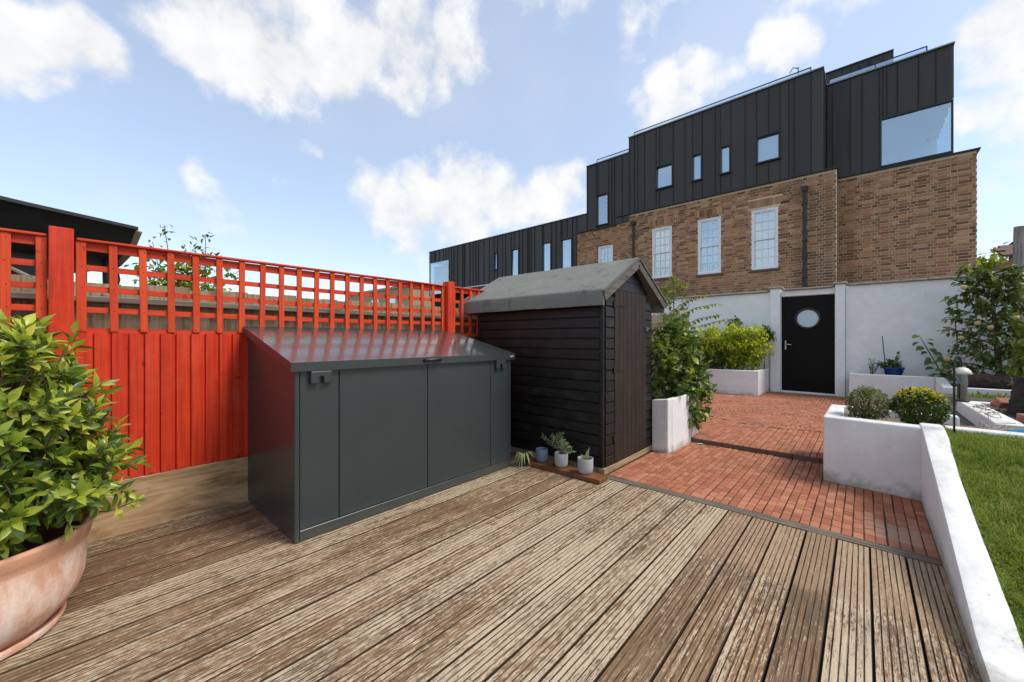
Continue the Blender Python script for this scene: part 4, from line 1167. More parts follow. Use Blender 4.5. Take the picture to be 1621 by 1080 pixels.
# ------------------------------------------------------------------ the big building
def building():
    Y1, Y2 = 13.3, 14.2
    root = thing('apartment_building', 'brown brick building with black metal clad upper storeys behind the garden wall', 'building', (-6, 15, 0))
    XR = -.505; XE = 2.02   # front corner, far right corner
    # mortar backing = core walls
    wall = sub('brick_wall', root, (-4, Y1, 3))
    sash = [(-2.44, -1.785, 3.245, 4.985), (-3.93, -3.255, 3.27, 5.02), (-5.415, -4.745, 3.30, 5.02), (-7.5, -6.9, 3.3, 4.745)]
    def core(mb, x0, x1, y, z0, z1, holes, th=.25):
        xs = sorted({x0, x1, *[h[0] for h in holes], *[h[1] for h in holes]})
        for a, b in zip(xs[:-1], xs[1:]):
            hs = [h for h in holes if h[0] <= a + 1e-6 and h[1] >= b - 1e-6]; z = z0
            for h in sorted(hs, key=lambda h: h[2]):
                mb.box(a, b, y + .012, y + th, z, h[2]); z = h[3]
            mb.box(a, b, y + .012, y + th, z, z1)
    mb = MB(); core(mb, -8.43, XR - .002, Y1, 0, 5.40, sash); core(mb, -6.74, XR - .002, Y1, 5.40, 5.68, []); mb.build('mortar', 'mortar', wall)
    mb = MB(); mb.box(XR - .25, XR - .012, Y1 + .012, Y2 + .2, 0, 5.68); mb.box(XR - .2, XE - .012, Y2 + .012, Y2 + .3, 0, 5.68); mb.build('mortar', 'mortar', wall)
    ch = .075; bl = .2275
    bricks = []   # cx, cy, cz, hx, hy, hz
    def course_run(x0, x1, y, z0, z1, holes, axis='x'):
        nc = int((z1 - z0) / ch)
        for c in range(nc):
            z = z0 + (c + .5) * ch; x = x0 - (0 if c % 2 else .17) - (c * 37 % 5) * .003; k = c % 2
            while x < x1:
                L = bl if k % 2 == 0 else .114; k += 1
                a, b = max(x, x0) + .0072, min(x + L, x1) - .0072; x += L
                if b - a < .03: continue
                ok = True
                for h in holes:
                    if h[2] - .01 < z < h[3] + .01:
                        if a >= h[0] - .002 and b <= h[1] + .002: ok = False; break
                        if a < h[0] < b: b = h[0] - .004
                        elif a < h[1] < b: a = h[1] + .004
                if not ok or b - a < .025: continue
                if axis == 'x': bricks.append(((a + b) / 2, y + .05, z, (b - a) / 2, .05, ch / 2 - .0075))
                else: bricks.append((y - .05, (a + b) / 2, z, .05, (b - a) / 2, ch / 2 - .0075))
    sold = [(h[0] - .10, h[1] + .10, h[3] + .075, h[3] + .30) for h in sash[:3]]
    z0 = 2.1
    course_run(-8.43, XR, Y1, z0, 5.40, sash + sold); course_run(-6.74, XR, Y1, z0 + 44 * ch, 5.68, sold)
    course_run(Y1 + .105, Y2 - .004, XR, z0, 5.68, [], 'y')
    course_run(XR + .004, XE, Y2, z0, 5.68, [])
    course_run(Y2 + .105, Y2 + 3, XE, z0, 5.68, [], 'y')
    for h in sold:
        n = round((h[1] - h[0]) / .0755); w = (h[1] - h[0]) / n
        for i in range(n): bricks.append((h[0] + (i + .5) * w, Y1 + .047, (h[2] + h[3]) / 2, w / 2 - .005, .05, (h[3] - h[2]) / 2 - .006))
    def seen(b):
        p = (b[0], b[1] - .05, b[2])
        if not in_view(p, -6) or b[2] < 2.75: return 0
        d = project(p)[2]
        return b[3] * b[5] / d ** 2 if b[3] > b[4] * .6 else 0
    bricks.sort(key=seen, reverse=True)
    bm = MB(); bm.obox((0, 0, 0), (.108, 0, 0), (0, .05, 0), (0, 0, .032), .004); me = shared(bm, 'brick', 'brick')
    rest = MB()
    for i, (cx, cy, cz, hx, hy, hz) in enumerate(bricks):
        j = random.uniform(-.003, .003)
        if i < 300: piece('brick', me, wall, (cx, cy + j, cz), None, (hx / .108, hy / .05, hz / .032))
        else: rest.box(cx - hx, cx + hx, cy - hy + j, cy + hy + j, cz - hz, cz + hz)
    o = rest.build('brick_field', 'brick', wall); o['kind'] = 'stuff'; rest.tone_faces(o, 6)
    # return side of the building and a body behind, so it is solid from any side
    mb = MB(); mb.box(-18.1, -.9, Y1 + .3, Y1 + 8, 0, 5.3); mb.box(-.9, XE - .3, Y2 + .35, Y2 + 7, 0, 5.6); mb.build('core', 'black_paint', root)
    # sash windows
    for wi, (x0, x1, za, zb) in enumerate(sash):
        w = sub('sash_window', root, ((x0 + x1) / 2, Y1, (za + zb) / 2)); y = Y1 + .012
        mb = MB(); f = .062
        for a, b, c, d in ((x0, x0 + f, za, zb), (x1 - f, x1, za, zb), (x0 + f + .001, x1 - f - .001, zb - f, zb), (x0 + f + .001, x1 - f - .001, za, za + f * 1.1)): mb.box(a, b, y, y + .1, c, d, .006)
        mb.build('frame', 'upvc', w)
        mid = za + (zb - za) * .5; xi0, xi1 = x0 + f + .002, x1 - f - .002
        for s_, (c, d) in enumerate(((za + f * 1.1 + .002, mid + .015), (mid - .015, zb - f - .002))):
            yy = y + .045 - .030 * s_; mb = MB(); q = .032
            for a, b, e, g in ((xi0, xi0 + q, c, d), (xi1 - q, xi1, c, d), (xi0 + q + .001, xi1 - q - .001, d - q, d), (xi0 + q + .001, xi1 - q - .001, c, c + q)): mb.box(a, b, yy, yy + .032, e, g, .004)
            mb.build('sash', 'upvc', w)
            gx = np.linspace(xi0 + q, xi1 - q, 4); gz = np.linspace(c + q, d - q, 4)
            mb = MB()
            for xx in gx[1:-1]: mb.box(xx - .009, xx + .009, yy + .004, yy + .024, c + q + .001, d - q - .001)
            for zz in gz[1:-1]:
                for k in range(3): mb.box(gx[k] + .0095, gx[k + 1] - .0095, yy + .0045, yy + .0235, zz - .009, zz + .009)
            mb.build('glazing_bar', 'upvc', w)
            for a in range(3):
                for b in range(3):
                    mb = MB(); mb.box(gx[a] + .004, gx[a + 1] - .004, yy + .0245, yy + .028, gz[b] + .004, gz[b + 1] - .004)
                    p = mb.build('pane', 'glass' if wi == 0 else 'clear', w)
                    p.rotation_euler = (random.uniform(-.004, .004), 0, random.uniform(-.004, .004))
        if wi:
            bl_to = (None, 3.62, 3.72, 3.9)[wi]
            mb = MB(); mb.box(x0 + .05, x1 - .05, y + .11, y + .115, bl_to, zb - .05); mb.build('blind', 'blind', w)
        mb = MB(); mb.box(x0 + .02, x1 - .02, y + .13, y + .14, za + .02, zb - .02); mb.build('room_dark', 'dark_frame', w)
        mb = MB(); mb.box(x0 - .05, x1 + .05, Y1 - .035, Y1 + .06, za - .075, za - .004, .006); mb.build('sill', 'tile', w)
    # zinc cladding: standing-seam trays cut round the windows
    clad = sub('metal_cladding', root, (-6, Y1, 7))
    def trays(x0, x1, y, zlo, zhi, holes, seed, parent=clad, side=None):
        rr = random.Random(seed); xs = [x0]
        edges = sorted({h[0] for h in holes} | {h[1] for h in holes} | {x1})
        for e in edges:
            while e - xs[-1] > .46: xs.append(xs[-1] + rr.choice((.07, .12, .2, .2, .24, .3, .3, .38)))
            if e - xs[-1] > .06: xs.append(e)
            else: xs[-1] = e
        for a, b in zip(xs[:-1], xs[1:]):
            zs = [zlo]; 
            for h in sorted([h for h in holes if h[0] <= a + .01 and h[1] >= b - .01], key=lambda h: h[2]): zs += [h[2], h[3]]
            zs.append(zhi)
            for i in range(0, len(zs), 2):
                if zs[i + 1] - zs[i] < .02: continue
                mb = MB(); j = rr.uniform(-.003, .003)
                if side is None:
                    mb.box(a + .004, b - .004, y + j, y + .03, zs[i] + .002, zs[i + 1] - .002, .004)
                    mb.box(a - .002, a + .0035, y - .026, y + .03, zs[i] + .004, zs[i + 1] - .004)
                else:
                    mb.box(side + j - .03, side + j, a + .004, b - .004, zs[i] + .002, zs[i + 1] - .002, .004)
                    mb.box(side - .03, side + .026, a - .002, a + .0035, zs[i] + .004, zs[i + 1] - .004)
                mb.build('tray', 'zinc', parent)
    mw = [(-2.31, -1.735, 6.32, 7.10), (-3.27, -2.98, 6.28, 7.13), (-4.09, -3.79, 6.285, 7.13), (-5.265, -4.695, 6.32, 7.10)]
    lw = [(-7.57, -7.05, 5.52, 6.69)]
    ww = [(-9.21, -8.66, 4.0, 5.29), (-10.17, -9.69, 4.0, 5.30), (-11.96, -11.47, 4.0, 5.31), (-13.05, -12.8, 4.5, 5.32)]
    yz = Y1 - .03
    trays(-6.24, -.785, yz, 5.715, 8.42, mw, 1)
    trays(-7.98, -6.243, yz + .01, 5.44, 7.90, lw, 2)
    trays(-16.4, -8.44, yz + .02, 3.75, 6.08, ww, 3)
    trays(-8.44, -7.983, yz + .02, 5.44, 6.08, [], 8)
    trays(-18.1, -16.4, yz + .02, 5.45, 6.08, [], 4)
    # side of the front block that shows past its corner, then the block set back
    trays(yz + .03, Y2 + .2, 0, 5.715, 8.42, [], 5, side=-.785)
    big = (.33, 1.56, 5.79, 7.0)
    trays(-.75, 1.62, Y2 - .02, 5.72, 8.36, [(.33, 1.62, 5.72, 7.03)], 6)
    trays(Y2 + .0, Y2 + 4, 0, 7.05, 8.36, [], 7, side=1.62)
    # set-back roof storey
    trays(-1.2, .70, Y2 + 3.2, 8.0, 10.42, [], 9)
    trays(Y2 + 3.2, Y2 + 6, 0, 8.0, 10.42, [], 10, side=.71)
    trays(-7.2, -5.0, Y1 + 2.4, 7.5, 9.30, [], 11)
    mb = MB(); mb.box(-6.2, -.83, Y1 + .03, Y1 + 5, 5.4, 8.40); mb.box(-7.95, -6.2, Y1 + .05, Y1 + 5, 5.0, 7.88); mb.box(-16.3, -7.95, Y1 + .06, Y1 + 6, 3.76, 6.06); mb.box(-18.0, -16.3, Y1 + .06, Y1 + 6, 5.47, 6.06)
    mb.box(-.75, .3, Y2 + .05, Y2 + 5, 5.5, 8.34); mb.box(.3, 1.58, Y2 + .05, Y2 + 5, 7.06, 8.34); mb.box(-1.1, .66, Y2 + 3.3, Y2 + 6, 8, 10.4); mb.box(-7.1, -5, Y1 + 2.5, Y1 + 5, 7.5, 9.28)
    mb.build('backing', 'black_paint', clad)
    # copings and flashings
    cp = [(-6.26, -.76, Y1 - .075, Y1 + .16, 8.421, 8.458), (-8.0, -6.262, Y1 - .065, Y1 + .16, 7.901, 7.936), (-18.13, -8.0, Y1 - .055, Y1 + .16, 6.081, 6.112), (-.752, 1.66, Y2 - .07, Y2 + .14, 8.361, 8.397), (-1.2, .74, Y2 + 3.15, Y2 + 3.3, 10.421, 10.45), (1.52, 1.66, Y2 + .143, Y2 + 4, 8.361, 8.397), (-.9, -.757, Y1 + .163, Y2 + .2, 8.421, 8.458), (-7.25, -5, Y1 + 2.35, Y1 + 2.5, 9.301, 9.33)]
    for a, b, c, d, e, f in cp:
        mb = MB(); mb.box(a, b, c, d, e, f, .004); mb.build('coping', 'coping_metal', root)
    for a, b, c, d, e, f in ((-6.76, XR + .03, Y1 - .065, Y1 + .05, 5.684, 5.714), (-8.46, -6.763, Y1 - .065, Y1 + .05, 5.404, 5.436), (XR - .02, XR + .03, Y1 + .053, Y2 - .07, 5.684, 5.714), (XR - .02, XE + .045, Y2 - .065, Y2 + .1, 5.684, 5.716), (XE - .06, XE + .045, Y2 + .103, Y2 + 3, 5.684, 5.716)):
        mb = MB(); mb.box(a, b, c, d, e, f, .004); mb.build('flashing', 'dark_frame', root)
    # windows in the cladding
    def framed(x0, x1, za, zb, y, glass='glass', name='window', curtain=None, tilt=0):
        w = sub(name, root, ((x0 + x1) / 2, y, (za + zb) / 2)); f = .035
        mb = MB()
        for a, b, c, d in ((x0 + .002, x0 + f, za, zb), (x1 - f, x1 - .002, za, zb), (x0 + f, x1 - f, zb - f, zb), (x0 + f, x1 - f, za, za + f)): mb.box(a, b, y - .045, y + .07, c + .002, d - .002, .004)
        mb.build('frame', 'dark_frame', w)
        mb = MB(); mb.box(x0 + f - .004, x1 - f + .004, y + .035, y + .045, za + f - .004, zb - f + .004); p = mb.build('pane', glass, w); p.rotation_euler = (tilt, 0, 0)
        mb = MB(); mb.box(x0 - .02, x1 + .02, y - .075, y - .0, za - .022, za - .002, .003); mb.build('sill', 'dark_frame', w)
        if curtain:
            n = 24; vs = []
            for i in range(n + 1):
                xx = x0 + .05 + (x1 - x0 - .1) * i / n; yy = y + .09 + .02 * math.sin(i * 1.7)
                vs += [(xx, yy, za + .02), (xx + .02 * math.sin(i), yy, zb - .02)]
            mb = MB(); mb.add(vs, [(2 * i, 2 * i + 2, 2 * i + 3, 2 * i + 1) for i in range(n)]); mb.build('curtain', 'curtain', w)
        return w
    for i, h in enumerate(mw): framed(*h, yz, tilt=(-.03, 0, 0, -.03)[i])
    framed(*lw[0], yz + .01, glass='clear', curtain=True)
    for i, h in enumerate(ww): framed(*h, yz + .02, tilt=-.02 * (i > 1))
    # corner glazing, left end of the wing: frameless glass box
    gb = sub('corner_glazing', root, (-17.2, Y1, 4.8))
    mb = MB(); mb.box(-18.05, -16.43, yz + .02, yz + .035, 3.7, 5.44); mb.build('pane', 'clear', gb)
    mb = MB(); mb.box(-18.05, -18.035, yz + .036, yz + 3, 3.7, 5.44); mb.build('pane', 'clear', gb)
    mb = MB(); mb.box(-18.0, -16.4, yz + 3.0, yz + 3.05, 3.6, 5.44); mb.box(-16.41, -16.40, yz + .04, yz + 3, 3.6, 5.44); mb.box(-18.0, -16.4, yz + .05, yz + 3, 5.441, 5.46); mb.build('inner_wall', 'room', gb)
    mb = MB(); mb.box(-18.1, -18.05, yz, yz + .05, 3.6, 5.45); mb.build('mullion', 'dark_frame', gb)
    # lower flat roof canopy under the wing
    mb = MB(); mb.box(-16.38, -9.3, Y1 - .5, Y1 - .02, 3.55, 3.72, .01); mb.build('canopy', 'dark_frame', root)
    mb = MB(); mb.box(-16.40, -9.3, Y1 - .53, Y1 - .02, 3.722, 3.76, .005); mb.build('canopy_edge', 'upvc', root)
    # big corner window
    cw = sub('corner_window', root, (1, Y2, 6.4)); f = .045; a, b, za, zb = .33, 1.62, 5.735, 7.03
    mb = MB()
    for p, q, c, d in ((a, a + f, za, zb), (a + f + .001, b - .001, zb - f, zb), (a + f + .001, b - .001, za, za + f)): mb.box(p, q, Y2 - .05, Y2 + .06, c, d, .004)
    mb.build('frame', 'dark_frame', cw)
    mb = MB(); mb.box(a + f - .003, b - .02, Y2 - .006, Y2 + .006, za + f - .003, zb - f + .003); mb.build('pane', 'clear', cw)
    mb = MB(); mb.box(b - .015, b - .003, Y2 + .01, Y2 + 2.4, za + f, zb - f); mb.build('pane', 'clear', cw)
    mb = MB(); mb.box(b - .02, b + .02, Y2 - .02, Y2 + .006, za - .01, zb + .01, .003); mb.build('mullion', 'dark_frame', cw)
    mb = MB(); mb.box(.3, .325, Y2 + .04, Y2 + 2.6, za, zb); mb.box(.326, b, Y2 + 2.5, Y2 + 2.55, za, zb); mb.box(.326, b - .02, Y2 + .07, Y2 + 2.5, zb - .02, zb - .001); mb.build('inner_wall', 'room', cw)
    mb = MB(); mb.box(.326, b - .02, Y2 + .07, Y2 + 2.5, za + .001, za + .02); mb.build('inner_floor', 'barge', cw)
    mb = MB(); mb.tube([(1.32, Y2 + 1.2, zb - .03), (1.32, Y2 + 1.2, zb - .35)], .006, 6); mb.lathe([(.01, .0), (.05, -.05), (.06, -.12), (.0, -.12)], (1.32, Y2 + 1.2, zb - .35), 16); mb.build('pendant_lamp', 'dark_frame', cw)
    # rainwater pipes
    for px, zt, zb_ in ((-1.175, 5.36, 2.2), (-6.07, 5.38, 2.6)):
        mb = MB(); mb.tube([(px, Y1 - .06, zb_), (px, Y1 - .06, zt - .1)], .036, 12); p = mb.build('rainwater_pipe', 'black_plastic', root, smooth=True, angle=60)
        mb = MB(); mb.prism([(px - .085, Y1 - .13, zt), (px + .085, Y1 - .13, zt), (px + .07, Y1 - .13, zt - .07), (px + .045, Y1 - .13, zt - .12), (px - .045, Y1 - .13, zt - .12), (px - .07, Y1 - .13, zt - .07)], (0, .125, 0)); mb.build('hopper', 'black_plastic', p)
        for zz in (2.9, 3.9, 4.9):
            if zb_ < zz < zt - .2:
                mb = MB(); mb.box(px - .06, px + .06, Y1 - .10, Y1 - .004, zz - .015, zz + .015, .003); mb.build('bracket', 'black_plastic', p)
    # air bricks
    for px, zz in ((-1.62, 5.07), (-5.62, 5.09)):
        mb = MB(); mb.box(px - .1, px + .1, Y1 - .004, Y1 + .02, zz - .03, zz + .03); mb.build('air_brick', 'black_plastic', root)
    # roof-terrace rails and glass
    def rail(pts, z, zt, y, glass=True):
        r_ = sub('balustrade', root, ((pts[0] + pts[1]) / 2, y, z))
        mb = MB(); mb.tube([(pts[0], y, zt), (pts[1], y, zt)], .016, 8); mb.build('hand_rail', 'dark_frame', r_)
        if glass:
            n = max(1, round((pts[1] - pts[0]) / 1.1)); w = (pts[1] - pts[0]) / n
            for i in range(n):
                mb = MB(); mb.box(pts[0] + i * w + .01, pts[0] + (i + 1) * w - .01, y - .005, y + .005, z, zt - .017); mb.build('pane', 'clear', r_)
        for x in pts:
            mb = MB(); mb.tube([(x, y, z), (x, y, zt)], .014, 8); mb.build('rail_post', 'dark_frame', r_)
    rail((-6.1, -1.05), 8.46, 8.62, Y1 + .08); rail((-7.6, -6.3), 7.94, 8.10, Y1 + .08); rail((-.7, 1.2), 8.40, 8.56, Y2 + .05)
    # small roof sensor arm
    mb = MB(); mb.tube([(-1.35, Y1 + .3, 8.46), (-1.35, Y1 + .3, 8.88)], .012, 8); mb.tube([(-1.35, Y1 + .3, 8.84), (-1.47, Y1 + .3, 8.92), (-1.55, Y1 + .3, 8.80)], .012, 8); mb.build('roof_sensor', 'dark_frame', root)
building()

# ------------------------------------------------------------------ things beyond the fence and walls
def gazebo():
    A = V(-4.72, -1.55, 2.35); B = V(-5.63, .42, 2.35); d = (B - A) / np.linalg.norm(B - A); n = np.cross((0, 0, 1.), d); n = n if n[0] < 0 else -n
    root = thing('gazebo', 'black canopy roof of a gazebo beyond the red fence', 'gazebo', tuple((A + B) / 2 * V(1, 1, 0)))
    prof = [(-.05, .0), (.0, -.01), (.05, -.10), (.14, -.22), (.32, -.33), (.7, -.38), (1.6, -.36), (1.7, -.30), (1.6, -.28), (.7, -.30), (.34, -.25), (.18, -.14), (.06, .02), (0, .035), (-.05, .03)]
    for s0, s1 in ((0., 1.),):
        mb = MB(); m_ = 14; vs = []
        for j in range(m_ + 1):
            p = A + (B - A) * j / m_
            for a, z in prof: vs.append(p + n * a + V(0, 0, z + .008 * nz(j * .7, a)))
        k = len(prof)
        mb.add(vs, [(j * k + i, j * k + (i + 1) % k, (j + 1) * k + (i + 1) % k, (j + 1) * k + i) for j in range(m_) for i in range(k)] + [tuple(range(k)), tuple(range(m_ * k, m_ * k + k))[::-1]])
        mb.build('canopy', 'canopy', root, smooth=True, angle=50)
    mb = MB(); e = B + d * .03
    mb.tube([e + V(0, 0, .0), e + n * .14 + V(0, 0, -.22), e + n * .34 + V(0, 0, -.34), e + n * 1.5 + V(0, 0, -.36)], .035, 4); mb.build('end_beam', 'beam', root)
    for q in (B - d * .25 + n * .35, A + n * .35, B - d * .25 + n * 1.5):
        mb = MB(); mb.box(q[0] - .04, q[0] + .04, q[1] - .04, q[1] + .04, -.1, 2.02, .004); mb.build('post', 'canopy', root)
    for p, q in ((B - d * .25 + n * .35 + V(0, 0, -.75), B - d * .9 + n * .4 + V(0, 0, -.38)), (A + n * .3 + d * .4 + V(0, 0, -.38), A + n * .3 + d * 1.1 + V(0, 0, -.62))):
        mb = MB(); mb.tube([p, q], .016, 6); mb.build('brace', 'rope', root)
    # rolled side curtain tied back at the corner
    mb = MB(); c = B - d * .05 + n * .32
    mb.tube([c + V(0, 0, -.22), c + V(.0, .02, -.5), c + V(0, 0, -.75), c + V(0, 0, -1.6)], [.05, .07, .04, .05], 10); mb.build('side_curtain', 'canopy', root, smooth=True)
    mb = MB(); 
    vs = []; 
    for j in range(15):
        t = j / 14; p = A + (B - d * .3 - A) * t + n * .45
        vs += [p + V(0, 0, -.36), p + V(0, 0, -.62 - .10 * math.sin(t * 7) ** 2)]
    mb.add(vs, [(2 * j, 2 * j + 2, 2 * j + 3, 2 * j + 1) for j in range(14)]); mb.build('tied_curtain', 'canopy', root)
gazebo()

def make_tree(name, label, base, trunk_h, rad, c, nclump, per, size, mat, shape=LEAF_MED, group=None, seed=1, r0=.05, cat='tree', spread=.12, out=.6):
    rr = random.Random(seed)
    root = thing(name, label, cat, base, group); base = np.array(base, float); c = np.array(c, float)
    mb = MB(); mb.tube([base, base + (c - base) * .35 + rdir(rr) * .03, base + (c - base) * .7 + rdir(rr) * .04, c], [r0, r0 * .8, r0 * .6, r0 * .35], 8); mb.build('trunk', 'bark', root, smooth=True)
    mb = MB()
    for k in range(9):
        d = rdir(rr); d[2] = abs(d[2]) * .8 + .1; st = base + (c - base) * rr.uniform(.45, 1); e = c + d * np.array(rad) * .8
        mb.tube([st, (st + e) / 2 + rdir(rr) * .06, e], [r0 * .4, r0 * .25, r0 * .1], 6)
    mb.build('limbs', 'twig', root)
    lv = crown(rr, c, rad, nclump, per, size, seed=seed * 3.3, spread=spread, out=out)
    o = leaves_obj('crown', lv, shape, mat, root); o['kind'] = 'stuff'
    return root
make_tree('small_tree', 'light green leafy tree top beside the black gazebo', (-6.2, .92, 0), 1.2, (.36, .46, .40), (-6.2, .92, 1.82), 150, 9, .085, 'far_leaf', LEAF_MED, 'trees beyond the fences', 2, .05, spread=.14)
def thin_shoots():
    rr = random.Random(31); root = thing('leafy_shoots', 'wispy upright shoots above the light green tree', 'shrub', (-6.1, .9, 0))
    mb = MB(); lv = []
    for k, (dx, dy, h) in enumerate(((0, -.18, 2.56), (-.1, .12, 2.40), (.1, .34, 2.26), (0, -.28, 2.34), (.1, .0, 2.3), (.05, .2, 2.5))):
        p0 = V(-6.1, .88 + dy * .5, 1.0); p1 = V(-6.1 + dx, .88 + dy, h)
        mb.tube([p0, (p0 + p1) / 2 + V(0, .05, 0), p1], [.012, .008, .003], 5)
        for j in range(34):
            t = rr.uniform(.45, 1.02); p = p0 + (p1 - p0) * t + V(0, .05, 0) * (1 - abs(2 * t - 1)); lv.append((p + rdir(rr) * .05, rdir(rr), V(0, 0, 1), rr.uniform(.05, .085)))
    mb.build('stems', 'twig', root); o = leaves_obj('crown', lv, LEAF_MED, 'apple_leaf', root); o['kind'] = 'stuff'
thin_shoots()
make_tree('broad_tree', 'rounded yellow green tree behind the white wall at the right', (3.4, 21, -.1), 2, (1.5, 1.2, 1.0), (3.4, 21, 3.15), 240, 10, .22, 'far_leaf', LEAF_MED, 'trees beyond the fences', 4, .15, spread=.3)

def far_houses():
    # pale brick block seen over the trellis
    root = thing('brick_building', 'distant pale brick block with flat roof seen above the red trellis', 'building', (-25, 15, 0))
    mb = MB(); mb.box(-30, -21.5, 14.2, 20, 0, 4.55); mb.build('wall', 'yellow_brick', root)
    mb = MB(); mb.box(-30.1, -21.4, 14.1, 20.1, 4.55, 4.72, .02); mb.build('roof', 'stone_coping', root)
    mb = MB(); mb.box(-30, -21.3, 13.6, 14.15, 0, 2.6); mb.build('extension', 'pale_wall', root)
    for x in (-28.5, -26.2, -24.0):
        mb = MB(); mb.box(x, x + 1.0, 14.17, 14.2, 2.9, 4.0); w = mb.build('window', 'upvc', root)
        mb = MB(); mb.box(x + .08, x + .92, 14.15, 14.17, 2.98, 3.92); mb.build('pane', 'glass', w)
    # white lodge with tiled roof at the right edge
    root = thing('tiled_house', 'small white building with brown tiled eave behind the wall at far right', 'building', (4.3, 16.5, 0))
    mb = MB(); mb.box(2.80, 7, 15.5, 19, 0, 3.25); mb.build('wall', 'pale_wall', root)
    rf = sub('roof', root, (4.7, 17, 3.4))
    for r_ in range(4):
        for i in range(16):
            mb = MB(); x = 2.70 + i * .27 + (r_ % 2) * .13; y = 15.25 + r_ * .3; z = 3.24 + r_ * .10
            mb.obox((x, y + .16, z + .09), (.1365, 0, 0), (0, .19, .065), (0, -.012, .024), .006); mb.build('tile', 'tile', rf)
    mb = MB(); mb.box(3.02, 3.8, 16.6, 17.3, 3.4, 3.86, .01); mb.build('chimney', 'tile', root)
far_houses()

# ------------------------------------------------------------------ plants
def bay_pot():
    c = V(-2.65, -.295, 0)
    root = thing('potted_bay_bush', 'large leafy bay bush in a wide terracotta pot on the deck', 'potted bush', tuple(c))
    mb = MB(); mb.lathe([(.0, .006), (.24, .006), (.262, .012), (.272, .036), (.268, .044), (.258, .042), (.245, .02), (0.001, .02)], c, 64); mb.build('saucer', 'terracotta', root, smooth=True, angle=50)
    prof = [(.001, .022), (.215, .022), (.238, .04), (.282, .085), (.312, .135), (.328, .19), (.334, .25), (.334, .31), (.3385, .332), (.3375, .339), (.343, .346), (.342, .353), (.348, .36), (.352, .385), (.360, .402), (.360, .414), (.352, .420), (.335, .416), (.325, .39), (.318, .34), (.001, .34)]
    mb = MB(); mb.lathe(prof, c, 96, .003); mb.build('pot', 'terracotta', root, smooth=True, angle=60)
    mb = MB(); mb.lathe([(.001, .372), (.32, .365)], c, 40); mb.build('soil', 'soil', root)
    rr = random.Random(21)
    lv, tw = sprays(rr, c + V(0, 0, .86), (.395, .395, .48), 640, 10, .073, .11, zmin=.40, shell=.55, lump=.22, seed=1.7, upb=.45)
    l2, t2 = sprays(rr, c + V(.05, .12, .62), (.39, .40, .26), 190, 10, .072, .11, zmin=.40, shell=.5, lump=.2, seed=4.2, upb=.25)
    l3, t3 = sprays(rr, c + V(.10, .28, .72), (.13, .17, .22), 22, 9, .08, .14, zmin=.40, shell=.4, seed=9., upb=.2)
    lv += l2 + l3; tw += t2 + t3
    mb = MB()
    for k in range(7):
        a = k * .9; mb.tube([c + V(.05 * math.cos(a), .05 * math.sin(a), .36), c + V(.11 * math.cos(a), .11 * math.sin(a), .62), c + V(.2 * math.cos(a), .2 * math.sin(a), .95)], [.014, .011, .006], 7)
    mb.build('stems', 'twig', root, smooth=True)
    mb = MB()
    for a, b, t in tw: mb.tube([a, b, t], [.004, .0032, .0018], 5, cap=False)
    mb.build('twigs', 'twig', root)
    near, rest = nearest_split(lv, 300)
    leaf_pieces('leaf', near, LEAF_BAY, 'bay', root)
    o = leaves_obj('foliage', rest, LEAF_BAY, 'bay', root); o['kind'] = 'stuff'
bay_pot()

